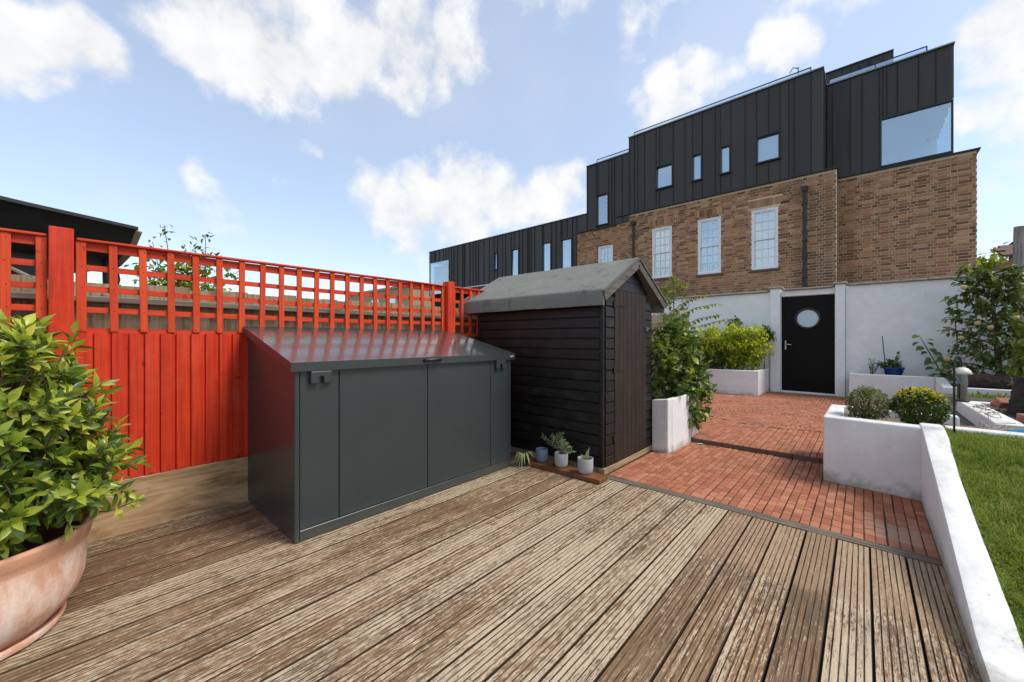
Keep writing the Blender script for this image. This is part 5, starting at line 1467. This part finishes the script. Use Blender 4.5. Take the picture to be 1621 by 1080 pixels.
def cup_pot(root, c, r, h, mat, fill=True):
    mb = MB(); mb.lathe([(.001, .0), (r * .62, .0), (r * .82, h * .05), (r * .95, h * .18), (r, h * .4), (r, h * .97), (r * .985, h), (r * .90, h), (r * .88, h * .96), (r * .87, h * .3), (.001, h * .25)], c, 40); mb.build('pot', mat, root, smooth=True, angle=50)
    if fill:
        mb = MB(); mb.lathe([(.001, h * .86), (r * .875, h * .84)], c, 24); mb.build('soil', 'soil', root)
def shelf_pots():
    mb = MB(); mb.obox((-2.085, 2.995, .022), (.445, .010, 0), (-.002, .075, 0), (0, 0, .018), .003)
    p = mb.build('timber_plank', 'plank'); tag(p, 'brown timber plank under the row of small pots by the shed', 'plank')
    zt = .0405
    c = V(-2.30, 3.0, zt); root = thing('plant_pot', 'empty blue grey cup shaped pot on the brown plank', 'pot', tuple(c)); cup_pot(root, c, .058, .125, 'blue_grey_pot', False)
    rr = random.Random(8)
    c = V(-2.075, 3.0, zt); root = thing('potted_fern', 'pale grey pot with a spreading feathery plant on the brown plank', 'potted plant', tuple(c)); cup_pot(root, c, .062, .13, 'concrete_pot')
    top = c + V(0, 0, .115); stem = MB(); lv = []
    for dx, dz, L in ((-1.0, .9, .25), (-.75, 1.0, .20), (-.45, 1.1, .18), (-.05, 1.2, .19), (.35, 1.0, .13), (.6, .8, .14), (.9, .55, .15), (.15, 1.1, .14)):
        d = V(dx, rr.uniform(-.35, .1), dz); d /= np.linalg.norm(d); q = top + d * L + V(0, 0, -.02 * abs(dx))
        stem.tube([top, top + d * L * .5 + V(0, 0, .012), q], [.003, .0024, .0012], 5)
        for j in range(15):
            t = .25 + .75 * j / 14; b = top + (q - top) * t + V(0, 0, .012 * (1 - abs(2 * t - 1))); s_ = 1 if j % 2 else -1
            sd_ = np.cross(d, (0., 1, 0)); lv.append((b, d * .7 + s_ * sd_ * .8 + rdir(rr) * .25, V(0, -1, .6), rr.uniform(.03, .046)))
    stem.build('stems', 'twig', root); leaf_pieces('leaf', lv, LEAF_LONG, 'fern', root)
    c = V(-1.818, 3.0, zt); root = thing('potted_succulent', 'pale grey pot with one upright pointed leaf plant at the plank end', 'potted plant', tuple(c)); cup_pot(root, c, .068, .135, 'concrete_pot')
    top = c + V(0, 0, .11); lv = [(top + V(.01, 0, 0), (.25, -.1, 1), (0, -1, .2), .135), (top, (.1, .1, 1), (0, -1, .2), .10), (top, (-.7, -.1, .9), (0, -1, .5), .075), (top, (-.4, -.4, .7), (0, -1, .5), .06), (top, (.7, -.2, .6), (0, -1, .5), .055), (top, (.3, -.6, .5), (0, -1, .9), .045), (top, (-.9, .1, .4), (0, -1, .9), .05)]
    leaf_pieces('leaf', lv, leaf_shape(.22, .2, .08), 'fern', root)
    c = V(-2.44, 2.90, .0); root = thing('spider_plant', 'drooping striped spider plant tucked beside the grey metal store', 'potted plant', tuple(c))
    mb = MB(); mb.lathe([(.001, .0), (.036, .0), (.048, .10), (.048, .108), (.042, .108), (.04, .08), (.001, .08)], c, 28); mb.build('pot', 'black_plastic', root, smooth=True, angle=50)
    top = c + V(.0, -.005, .105)
    for k in range(20):
        a = rr.uniform(-2.6, 1.0) ; L = rr.uniform(.13, .21)
        d = V(math.cos(a), math.sin(a), 0); pts = []; n = 8; w = rr.uniform(.0055, .009)
        vs = []; fs = []
        drop = rr.uniform(.55, 1.25)
        for j in range(n + 1):
            t = j / n; q = top + d * L * .62 * (t ** .8) + V(0, 0, L * (.75 * t - drop * 1.35 * t * t)); q[2] = max(q[2], .006)
            sd_ = V(-d[1], d[0], 0) * w * (1 - t ** 3) * (.6 + .8 * min(1, t * 3) * .5)
            vs += [q - sd_, q + V(0, 0, -.002), q + sd_]
        fs = [(3 * j + i, 3 * j + i + 1, 3 * j + i + 4, 3 * j + i + 3) for j in range(n) for i in range(2)]
        mb = MB(); mb.add(vs, fs); mb.build('leaf', 'spider', root, smooth=True)
shelf_pots()

def shrubs():
    rr = random.Random(77)
    # leafy climber spilling out of the planter by the shed
    root = thing('climbing_shrub', 'dense dark green climber spilling over the white planter beside the shed', 'shrub', (-1.75, 4.75, .5))
    lv = crown(rr, (-1.72, 4.85, .95), (.27, .52, .50), 210, 8, .075, seed=2.2, spread=.10, lump=.35)
    lv += crown(rr, (-1.55, 5.05, .55), (.20, .30, .42), 110, 8, .075, up=-.25, seed=5.1, spread=.08, lump=.3)
    lv += crown(rr, (-1.78, 5.1, 1.25), (.20, .5, .30), 70, 7, .07, seed=8.8, spread=.10, lump=.4)
    near, rest = nearest_split(lv, 300); leaf_pieces('leaf', near, LEAF_BROAD, 'vine', root)
    o = leaves_obj('foliage', rest, LEAF_BROAD, 'vine', root); o['kind'] = 'stuff'
    mb = MB()
    for k in range(16):
        a = V(-1.75 + rr.uniform(-.1, .1), 4.8 + rr.uniform(-.3, .3), .46); b = a + V(rr.uniform(-.15, .3), rr.uniform(-.3, .4), rr.uniform(.3, .9)); mb.tube([a, (a + b) / 2 + rdir(rr) * .06, b], [.008, .006, .003], 5)
    for k in range(6):
        a = V(-1.6, 4.9 + .08 * k, .6); b = V(-1.47 + rr.uniform(-.03, .03), 4.95 + .07 * k, .25 + rr.uniform(-.05, .1)); mb.tube([a, a + V(.10, 0, .03), b], [.005, .005, .003], 5)
    mb.build('stems', 'twig', root)
    # sapling with loose side shoots
    root = thing('sapling', 'slender light green sapling rising above the climber against the wall', 'sapling', (-1.95, 5.6, .3))
    mb = MB(); lv = []
    p0, p1, p2 = V(-1.95, 5.6, .3), V(-1.97, 5.62, 1.35), V(-1.98, 5.60, 2.0)
    mb.tube([p0, p1, p2], [.014, .01, .004], 7)
    for z, dx, dy, L in ((1.32, .75, .35, .62), (1.50, .8, .5, .60), (1.20, .7, .3, .70), (1.62, .6, .3, .45), (1.75, .1, .3, .35), (1.45, -.4, -.3, .35), (1.05, .8, .2, .55)):
        d = V(dx, dy, .35); d /= np.linalg.norm(d); a = p0 + (p2 - p0) * ((z - .3) / 1.7); q = a + d * L; mb.tube([a, a + d * L * .5 + V(0, 0, .05), q], [.006, .004, .002], 5)
        for j in range(18):
            t = .25 + .75 * j / 17; b = a + (q - a) * t + V(0, 0, .05 * (1 - abs(2 * t - 1))); s_ = 1 if j % 2 else -1
            lv.append((b, d * .5 + s_ * np.cross(d, (0., 0, 1)) * .8 + V(0, 0, -.45) + rdir(rr) * .2, V(0, 0, 1), rr.uniform(.06, .09)))
    lv += crown(rr, (-1.97, 5.6, 1.88), (.15, .2, .22), 30, 8, .065, seed=3.3, spread=.07)
    mb.build('stems', 'twig', root); o = leaves_obj('foliage', lv, LEAF_MED, 'sapling', root); o['kind'] = 'stuff'
    # choisya by the door
    root = thing('golden_shrub', 'bright yellow green shrub in the planter left of the black door', 'shrub', (-2.3, 9.9, .5))
    lv = crown(rr, (-2.0, 9.9, 1.02), (.50, .40, .50), 620, 9, .075, seed=1.1, spread=.085, lump=.3, zmin=.5)
    lv += crown(rr, (-2.62, 9.9, 1.02), (.47, .40, .52), 440, 9, .075, seed=6.6, spread=.085, lump=.3, zmin=.5)
    o = leaves_obj('foliage', lv, LEAF_MED, 'choisya', root); o['kind'] = 'stuff'
    mb = MB()
    for k in range(14):
        a = V(-2.4 + rr.uniform(-.4, .5), 9.9, .48); b = a + V(rr.uniform(-.3, .3), rr.uniform(-.2, .2), .55); mb.tube([a, b], [.012, .005], 5)
    mb.build('stems', 'twig', root)
    for (x, y, z, r_, n, lab, mt, sz) in ((-2.50, 9.56, .72, .25, 130, 'small dark green shrub in front of the yellow green one by the door', 'dark_shrub', .05), (-1.62, 10.15, 1.28, .17, 60, 'dark green shoot against the white pillar left of the black door', 'box_green', .09), (-2.2, 10.2, 1.55, .13, 40, 'round green tuft rising above the yellow green shrub', 'sapling', .07)):
        root = thing('leafy_shrub', lab, 'shrub', (x, y, .5))
        lv = crown(rr, (x, y, z), (r_, r_ * .8, r_), n, 9, sz, seed=x * 3, spread=.06, lump=.3)
        mb = MB(); mb.tube([(x, y + .05, .46), (x, y, z)], [.012, .006], 6); mb.build('stem', 'twig', root)
        o = leaves_obj('foliage', lv, LEAF_MED, mt, root); o['kind'] = 'stuff'
    # bamboo screen far behind the shed
    root = thing('bamboo_screen', 'small brown bamboo screen behind the sapling by the shed', 'screen', (-3.2, 8.6, 0))
    for k in range(26):
        mb = MB(); x = -3.6 + k * .035; mb.tube([(x, 8.6 + random.uniform(-.005, .005), .1), (x, 8.6, 1.78 + random.uniform(-.03, .03))], .014, 7); mb.build('cane', 'bamboo', root, smooth=True)
    for z in (.6, 1.55):
        mb = MB(); mb.box(-3.63, -2.7, 8.615, 8.64, z - .02, z + .02, .003); mb.build('batten', 'bamboo', root)
    # two clipped balls in the planter
    for x, y, z, rad, lab, mt, nm in ((.036, 4.63, .655, (.145, .15, .138), 'round variegated cream and green bush at the left of the planter', 'variegated', 'clipped_bush'), (.352, 4.64, .655, (.163, .165, .150), 'round green bush with a yellow top beside the feeder pole', 'box_green', 'clipped_bush')):
        root = thing(nm, lab, 'bush', (x, y, .48))
        mb = MB()
        for k in range(10):
            d = rdir(rr); d[2] = abs(d[2]); mb.tube([(x, y, .47), V(x, y, z) + d * np.array(rad) * .6], [.009, .004], 5)
        mb.build('stems', 'twig', root)
        lv = crown(rr, (x, y, z), rad, 620, 7, .021 if mt == 'variegated' else .026, seed=x * 7, spread=.022, lump=.06, shell=.8, zmin=.48)
        o = leaves_obj('foliage', lv, LEAF_MED, mt, root); o['kind'] = 'stuff'
        if mt == 'box_green':
            lv = []
            for k in range(520):
                d = rdir(rr); d = d + V(-.28, .25, .55); d /= np.linalg.norm(d)
                if d[2] < .42: continue
                p = V(x, y, z) + d * np.array(rad) * rr.uniform(.98, 1.07)
                for j in range(2): lv.append((p, d + rdir(rr) * .8, V(0, 0, 1) + rdir(rr) * .4, rr.uniform(.016, .027)))
            o = leaves_obj('yellow_growth', lv, LEAF_MED, 'box_yellow', root); o['kind'] = 'stuff'
        else:
            lv = crown(rr, (x - .10, y - .06, .52), (.06, .05, .035), 40, 6, .02, seed=2., spread=.025)
            o = leaves_obj('low_shoots', lv, LEAF_MED, mt, root); o['kind'] = 'stuff'
    # grape-like plant with cane
    root = thing('vine_plant', 'young broad leaved vine leaning against the white wall', 'vine', (.95, 10.2, .5))
    pts = [V(1.08, 10.15, .5), V(1.0, 10.22, .72), V(.92, 10.26, .92), V(.84, 10.28, 1.12), V(.77, 10.28, 1.28)]
    mb = MB(); mb.tube(pts, [.012, .010, .008, .006, .004], 6); mb.build('stem', 'twig', root); lv = []
    for k in range(17):
        t = k / 17. * 3.99; i = int(t); p = pts[i] + (pts[i + 1] - pts[i]) * (t - i); s_ = 1 if k % 2 else -1
        lv.append((p + V(s_ * rr.uniform(.02, .07), -.02, rr.uniform(-.01, .05)), V(s_ * .7, -.5, rr.uniform(-.6, .1)), V(0, -.6, .9) + rdir(rr) * .5, rr.uniform(.085, .135)))
    for k in range(16): lv.append((V(1.06 + rr.uniform(-.12, .14), 10.12, .58 + rr.uniform(-.05, .12)), V(rr.uniform(-1, 1), -.5, rr.uniform(-.2, .5)), V(0, -1, .9), rr.uniform(.07, .12)))
    leaf_pieces('leaf', lv, LEAF_BROAD, 'apple_leaf', root)
    for x, lab in ((.34, 'thin dark garden cane leaning beside the blue pot'), (1.27, 'thin dark garden cane between the vine and the apple tree')):
        mb = MB(); mb.tube([(x, 10.25, .48), (x - .06, 10.32, 1.28 if x < 1 else 1.55)], [.009, .007], 6); o = mb.build('garden_cane', 'pole_iron'); tag(o, lab, 'cane', 'garden canes')
    # blue pot
    c = V(.43, 10.18, .502); root = thing('potted_herb', 'glazed dark blue pot with low green herbs on the raised bed', 'potted plant', tuple(c))
    mb = MB(); mb.lathe([(.001, .0), (.095, .0), (.105, .02), (.125, .09), (.138, .155), (.150, .165), (.152, .195), (.142, .198), (.135, .18), (.001, .17)], c, 40); mb.build('pot', 'blue_glaze', root, smooth=True, angle=45)
    lv = crown(rr, c + V(-.04, 0, .23), (.17, .12, .07), 60, 8, .055, seed=1., spread=.05)
    mb = MB(); q = c + V(0, 0, .18); e = c + V(.06, 0, .42); mb.tube([q, e], [.005, .003], 5); mb.build('stem', 'twig', root)
    for k in range(22): lv.append((q + (e - q) * rr.uniform(.5, 1.05), V(rr.uniform(-.5, 1), -.2, rr.uniform(-.3, .6)), V(0, 0, 1), rr.uniform(.05, .08)))
    o = leaves_obj('foliage', lv, LEAF_MED, 'apple_leaf', root); o['kind'] = 'stuff'
    # dry twiggy plant
    c = V(.13, 10.15, .5); root = thing('dry_plant', 'dry grey twiggy plant on the raised bed near the door', 'plant', tuple(c)); mb = MB(); lv = []
    for k in range(13):
        d = V(rr.uniform(-.5, .5), rr.uniform(-.3, .3), 1); L = rr.uniform(.22, .36); e = c + d * L; mb.tube([c + V(rr.uniform(-.04, .04), 0, -.02), c + d * L * .5, e], [.004, .003, .002], 5)
        for j in range(7): lv.append((c + d * L * rr.uniform(.55, 1.05) + rdir(rr) * .02, rdir(rr), V(0, -1, 1), rr.uniform(.025, .04)))
    mb.build('stems', 'twig', root); o = leaves_obj('foliage', lv, LEAF_MED, 'variegated', root); o['kind'] = 'stuff'
    # apple tree
    base = V(1.62, 9.75, .42); root = thing('apple_tree', 'small apple tree with pale apples in front of the white wall', 'tree', tuple(base))
    mb = MB(); mb.tube([base, base + V(-.02, 0, .5), base + V(-.06, 0, 1.1), base + V(-.10, 0, 1.85)], [.045, .038, .026, .008], 9); mb.build('trunk', 'bark', root, smooth=True)
    mb = MB(); lv = []
    for k in range(44):
        z = .12 + 1.75 * k / 43.; a = k * 2.4; L = (.68 - .36 * (z / 1.9)) * rr.uniform(.75, 1.15); d = V(math.cos(a), math.sin(a) * .55, .28); p = base + V(-.05 * z, 0, z); e = p + d * L
        mb.tube([p, p + d * L * .5 + V(0, 0, .03), e], [.011, .008, .003], 5)
        for j in range(60):
            t = rr.uniform(.25, 1.05); q = p + (e - p) * t + rdir(rr) * .055; lv.append((q, d * .4 + rdir(rr) * .7 + V(0, 0, -.12), V(0, 0, 1) + rdir(rr) * .4, rr.uniform(.075, .12)))
    mb.build('limbs', 'bark', root); near, rest = nearest_split(lv, 300); leaf_pieces('leaf', near, LEAF_MED, 'apple_leaf', root)
    o = leaves_obj('crown', rest, LEAF_MED, 'apple_leaf', root); o['kind'] = 'stuff'
    for dx, dz in ((-.42, 1.62), (-.28, 1.05), (-.15, .98), (-.60, .48), (.1, 1.12), (-.45, .82), (.2, .6)):
        mb = MB(); c = base + V(dx, -.32, dz); pr = [(q_ * .78, z_ * .78) for q_, z_ in [(.001, -.042), (.02, -.043), (.036, -.03), (.046, 0), (.042, .028), (.024, .042), (.008, .036), (.001, .03)]]
        mb.lathe(pr, c, 16); a_ = mb.build('apple', 'apple', root, smooth=True)
        mb = MB(); mb.tube([c + V(0, 0, .03), c + V(.006, 0, .065)], .003, 5); mb.build('stalk', 'twig', a_)
    # nearer branchy bush at the very edge of the frame
    root = thing('leafy_shrub', 'light green large leaved shrub at the right edge before the apple tree', 'shrub', (1.85, 8.15, .37))
    lv = crown(rr, (1.78, 8.1, 1.0), (.30, .32, .55), 120, 8, .12, seed=4.4, spread=.1, lump=.35)
    lv += crown(rr, (1.98, 8.6, 1.95), (.26, .3, .42), 60, 8, .12, seed=7.4, spread=.1, lump=.35)
    mb = MB()
    for k in range(9):
        a = V(1.9, 8.2, .36); b = V(1.9 + rr.uniform(-.3, .3), 8.2 + rr.uniform(-.2, .3), rr.uniform(.8, 2.0)); mb.tube([a, (a + b) / 2 + rdir(rr) * .05, b], [.012, .009, .004], 5)
    mb.build('stems', 'twig', root); o = leaves_obj('foliage', lv, LEAF_MED, 'sapling', root); o['kind'] = 'stuff'
shrubs()

# ------------------------------------------------------------------ garden odds and ends
def odds():
    rr = random.Random(5)
    # round grey post
    mb = MB(); n = 10; mb.tube([(1.90, 10.25, .3), (1.895, 10.25, 1.2), (1.89, 10.26, 2.2), (1.90, 10.25, 3.05)], [.068, .066, .064, .060], 14); o = mb.build('timber_post', 'stake', smooth=True, angle=50); tag(o, 'tall grey round timber post behind the apple tree', 'post')
    # log lying on the bed
    def log(name, label, a, b, r_):
        a, b = V(*a), V(*b); root = thing(name, label, 'log', tuple((a + b) / 2)); n = 40; m_ = 24; d = (b - a); u = np.cross(d, (0, 0, 1.)); u /= np.linalg.norm(u); w = np.cross(u, d / np.linalg.norm(d)); vs = []
        for j in range(m_ + 1):
            for k in range(n):
                t = 2 * math.pi * k / n; q = r_ * (1 + .14 * nz(math.cos(t) * 2.5, math.sin(t) * 2.5, j * .5) + .10 * nz(math.cos(t) * 7, math.sin(t) * 7, j * .35) + .06 * nz(math.cos(t) * 9, math.sin(t) * 9, j * 2.3)); vs.append(a + d * j / m_ + u * q * math.cos(t) + w * q * math.sin(t))
        mb = MB(); mb.add(vs, [(j * n + k, j * n + (k + 1) % n, (j + 1) * n + (k + 1) % n, (j + 1) * n + k) for j in range(m_) for k in range(n)]); mb.build('bark', 'dark_bark', root, smooth=True)
        for j, off in ((0, -.002), (m_, .002)):
            ring = vs[j * n:(j + 1) * n]; cc = sum(ring) / n; dd = d / np.linalg.norm(d) * off
            mb = MB(); mb.add([cc + (p - cc) * .97 + dd for p in ring], [tuple(range(n))]); mb.build('cut_end', 'log_end', root)
    log('cut_log', 'grey barked log lying on the raised bed under the apple tree', (1.21, 9.36, .555), (1.64, 9.40, .555), .125)
    log('upright_stump', 'dark rough stump standing on the soil at the right edge', (1.27, 6.52, .42), (1.33, 6.56, .80), .14)
    # brick bits in the vegetable bed
    def brick(label, c, rz, h=(.105, .05, .032), tilt=0):
        mb = MB(); mb.obox((0, 0, 0), (h[0], 0, 0), (0, h[1], 0), (0, 0, h[2]), .006); o = mb.build('loose_brick', 'red_brick'); o.location = c; o.rotation_euler = (tilt, 0, rz); tag(o, label, 'brick', 'loose bricks in the vegetable bed'); return o
    brick('long red block set along the edge inside the vegetable bed', (1.27, 5.82, .48), .05, (.20, .055, .05))
    brick('broken red brick leaning against the dark stump', (1.17, 6.74, .525), .4, (.09, .05, .04), .5)
    brick('small red brick beside the broken one near the stump', (1.10, 6.80, .50), -.2, (.04, .04, .025))
    # feeder pole and feeder
    px, py = .50, 4.30
    mb = MB(); pts = [(px, py, .38), (px, py, 1.02)] + [(px + .028 - .028 * math.cos(t), py + .0, 1.02 + .075 * math.sin(t)) for t in np.linspace(.2, math.pi - .1, 10)] + [(px + .058, py, .99)]
    pts = [(px + (x - px) * .745, py + (x - px) * .667, z) for x, y, z in pts]
    mb.tube(pts, .0065, 8); mb.tube([(px - .03, py, .79), (px + .0, py, .79)], .003, 6); o = mb.build('hook_pole', 'pole_iron', smooth=True); tag(o, 'thin dark metal crook pole standing at the lawn edge', 'pole')
    fx, fy = px + .058 * .745, py + .058 * .667
    root = thing('bird_feeder', 'glass bird feeder with pale dome hanging from the crook pole', 'bird feeder', (fx, fy, .75))
    mb = MB(); mb.lathe([(.001, .050), (.014, .048), (.032, .039), (.046, .020), (.053, .0), (.050, .0), (.028, .030), (.001, .041)], (fx, fy, .965), 32); mb.build('dome', 'dome', root, smooth=True)
    mb = MB(); mb.lathe([(.027, .0), (.027, .19)], (fx, fy, .775), 24); mb.build('tube', 'clear', root, smooth=True)
    mb = MB(); mb.lathe([(.001, .0), (.025, .0), (.025, .095), (.018, .11), (.001, .115)], (fx, fy, .778), 20); mb.build('seed', 'seed', root, smooth=True)
    mb = MB(); mb.lathe([(.001, .0), (.034, .0), (.043, .012), (.041, .016), (.032, .008), (.001, .008)], (fx, fy, .762), 28); mb.build('tray', 'pole_iron', root, smooth=True)
    mb = MB(); mb.tube([(fx, fy, .77), (fx, fy, 1.03)], .0025, 6); mb.build('rod', 'pole_iron', root)
    # blue plastic toy at the right edge
    c = V(.93, 4.68, .53); root = thing('plastic_toy', 'bright blue plastic toy lying on the soil by the lawn kerb', 'toy', tuple(c))
    mb = MB(); n = 18; m_ = 10; vs = []
    for j in range(m_ + 1):
        t = j / m_; w = .05 * math.sin(math.pi * min(1, .12 + t * .8)) ** .7; hgt = .018 + .032 * math.exp(-((t - .38) / .16) ** 2) + .012 * t
        for k in range(n):
            a = 2 * math.pi * k / n; vs.append(c + V(-.12 + .30 * t, w * math.cos(a), -.01 + max(-.012, hgt * math.sin(a))))
    mb.add(vs, [(j * n + k, j * n + (k + 1) % n, (j + 1) * n + (k + 1) % n, (j + 1) * n + k) for j in range(m_) for k in range(n)] + [tuple(range(n)), tuple(range(m_ * n, m_ * n + n))[::-1]]); mb.build('body', 'toy_blue', root, smooth=True)
    mb = MB(); mb.lathe([(.001, .02), (.012, .016), (.016, 0), (.001, -.01)], c + V(-.0, -.03, .03), 14); mb.build('knob', 'toy_white', root, smooth=True)
    mb = MB(); mb.box(c[0] - .06, c[0] + .03, c[1] - .052, c[1] - .035, c[2] - .034, c[2] - .012, .004); mb.build('base_plate', 'toy_yellow', root)
    mb = MB(); mb.lathe([(.001, .05), (.028, .04), (.036, .0), (.03, -.01), (.001, -.012)], (.80, 4.86, .47), 18); o = mb.build('clay_shard', 'orange', smooth=True); tag(o, 'small orange clay pot piece on the bare soil strip', 'pot shard')
    # bark chips and husks on the bare strip and soil
    lv = []
    for k in range(700):
        x = .64 + 2 * rr.random() ** 1.5; y = rr.uniform(4.52, 5.12); a = rr.random() * 6.3
        lv.append(((x, y, .468 + .02 * nz(x * 7, y * 7)), (math.cos(a), math.sin(a), rr.uniform(-.2, .4)), rdir(rr) + V(0, 0, 1), rr.uniform(.012, .035)))
    o = leaves_obj('bark_chips', lv, LEAF_SMALL, 'rope'); tag(o, 'tan bark chips scattered on the bare soil strip', 'bark chips', kind='stuff')
    lv = []
    for k in range(900):
        x = 1.02 + 2 * rr.random() ** 1.4; y = rr.uniform(5.3, 6.8); a = rr.random() * 6.3
        lv.append(((x, y, .445 + .02 * nz(x * 5, y * 5)), (math.cos(a), math.sin(a), rr.uniform(-.2, .6)), rdir(rr) + V(0, 0, 1), rr.uniform(.015, .05)))
    o = leaves_obj('soil_clods', lv, LEAF_SMALL, 'soil'); tag(o, 'dark clods and mulch in the vegetable bed', 'mulch', kind='stuff')
    lv = []
    for k in range(160):
        x = rr.uniform(1.1, 1.9); y = rr.uniform(8.7, 8.98); a = rr.random() * 6.3
        lv.append(((x, y, .37), (math.cos(a) * .6, math.sin(a) * .6, rr.uniform(.3, 1)), rdir(rr), rr.uniform(.05, .10)))
    o = leaves_obj('weeds', lv, LEAF_LONG, 'sapling'); tag(o, 'pale weeds at the foot of the white raised bed', 'weeds', kind='stuff')
    # stray stones and a leaf on the step
    mb = MB(); mb.obox((-1.40, 4.82, .010), (.028, .016, 0), (-.006, .010, 0), (0, 0, .006), .004); o = mb.build('render_chip', 'white_render'); tag(o, 'small white chip of render lying on the lower paving', 'chip')
    # dead wiry tendrils over the bed wall
    mb = MB()
    for k in range(9):
        a = V(.86 + rr.uniform(-.02, .1), 5.25 + rr.uniform(0, .9), .52); pts = [a + V(.05 * math.sin(j * 1.1 + k), .05 * j * rr.uniform(-.6, 1), .035 * abs(math.sin(j * .9 + k)) - .0) for j in range(7)]; mb.tube(pts, .0022, 4)
    o = mb.build('dry_tendrils', 'twig'); tag(o, 'dry grey tendrils over the white wall of the vegetable bed', 'tendrils', kind='stuff')
    # straw-like dead plant beside the green bush
    mb = MB()
    for k in range(22):
        a = V(.70 + rr.uniform(-.04, .04), 4.72 + rr.uniform(-.06, .06), .46); mb.tube([a, a + V(rr.uniform(-.02, .10), rr.uniform(-.1, .1), rr.uniform(.03, .12)), a + V(rr.uniform(.02, .2), rr.uniform(-.15, .1), rr.uniform(.0, .12))], .003, 4)
    o = mb.build('straw_tuft', 'rope'); tag(o, 'pale dead straw tuft beside the yellow topped bush', 'straw', kind='stuff')
odds()

for o in list(bpy.data.objects):
    if '_w' in o: del o['_w']
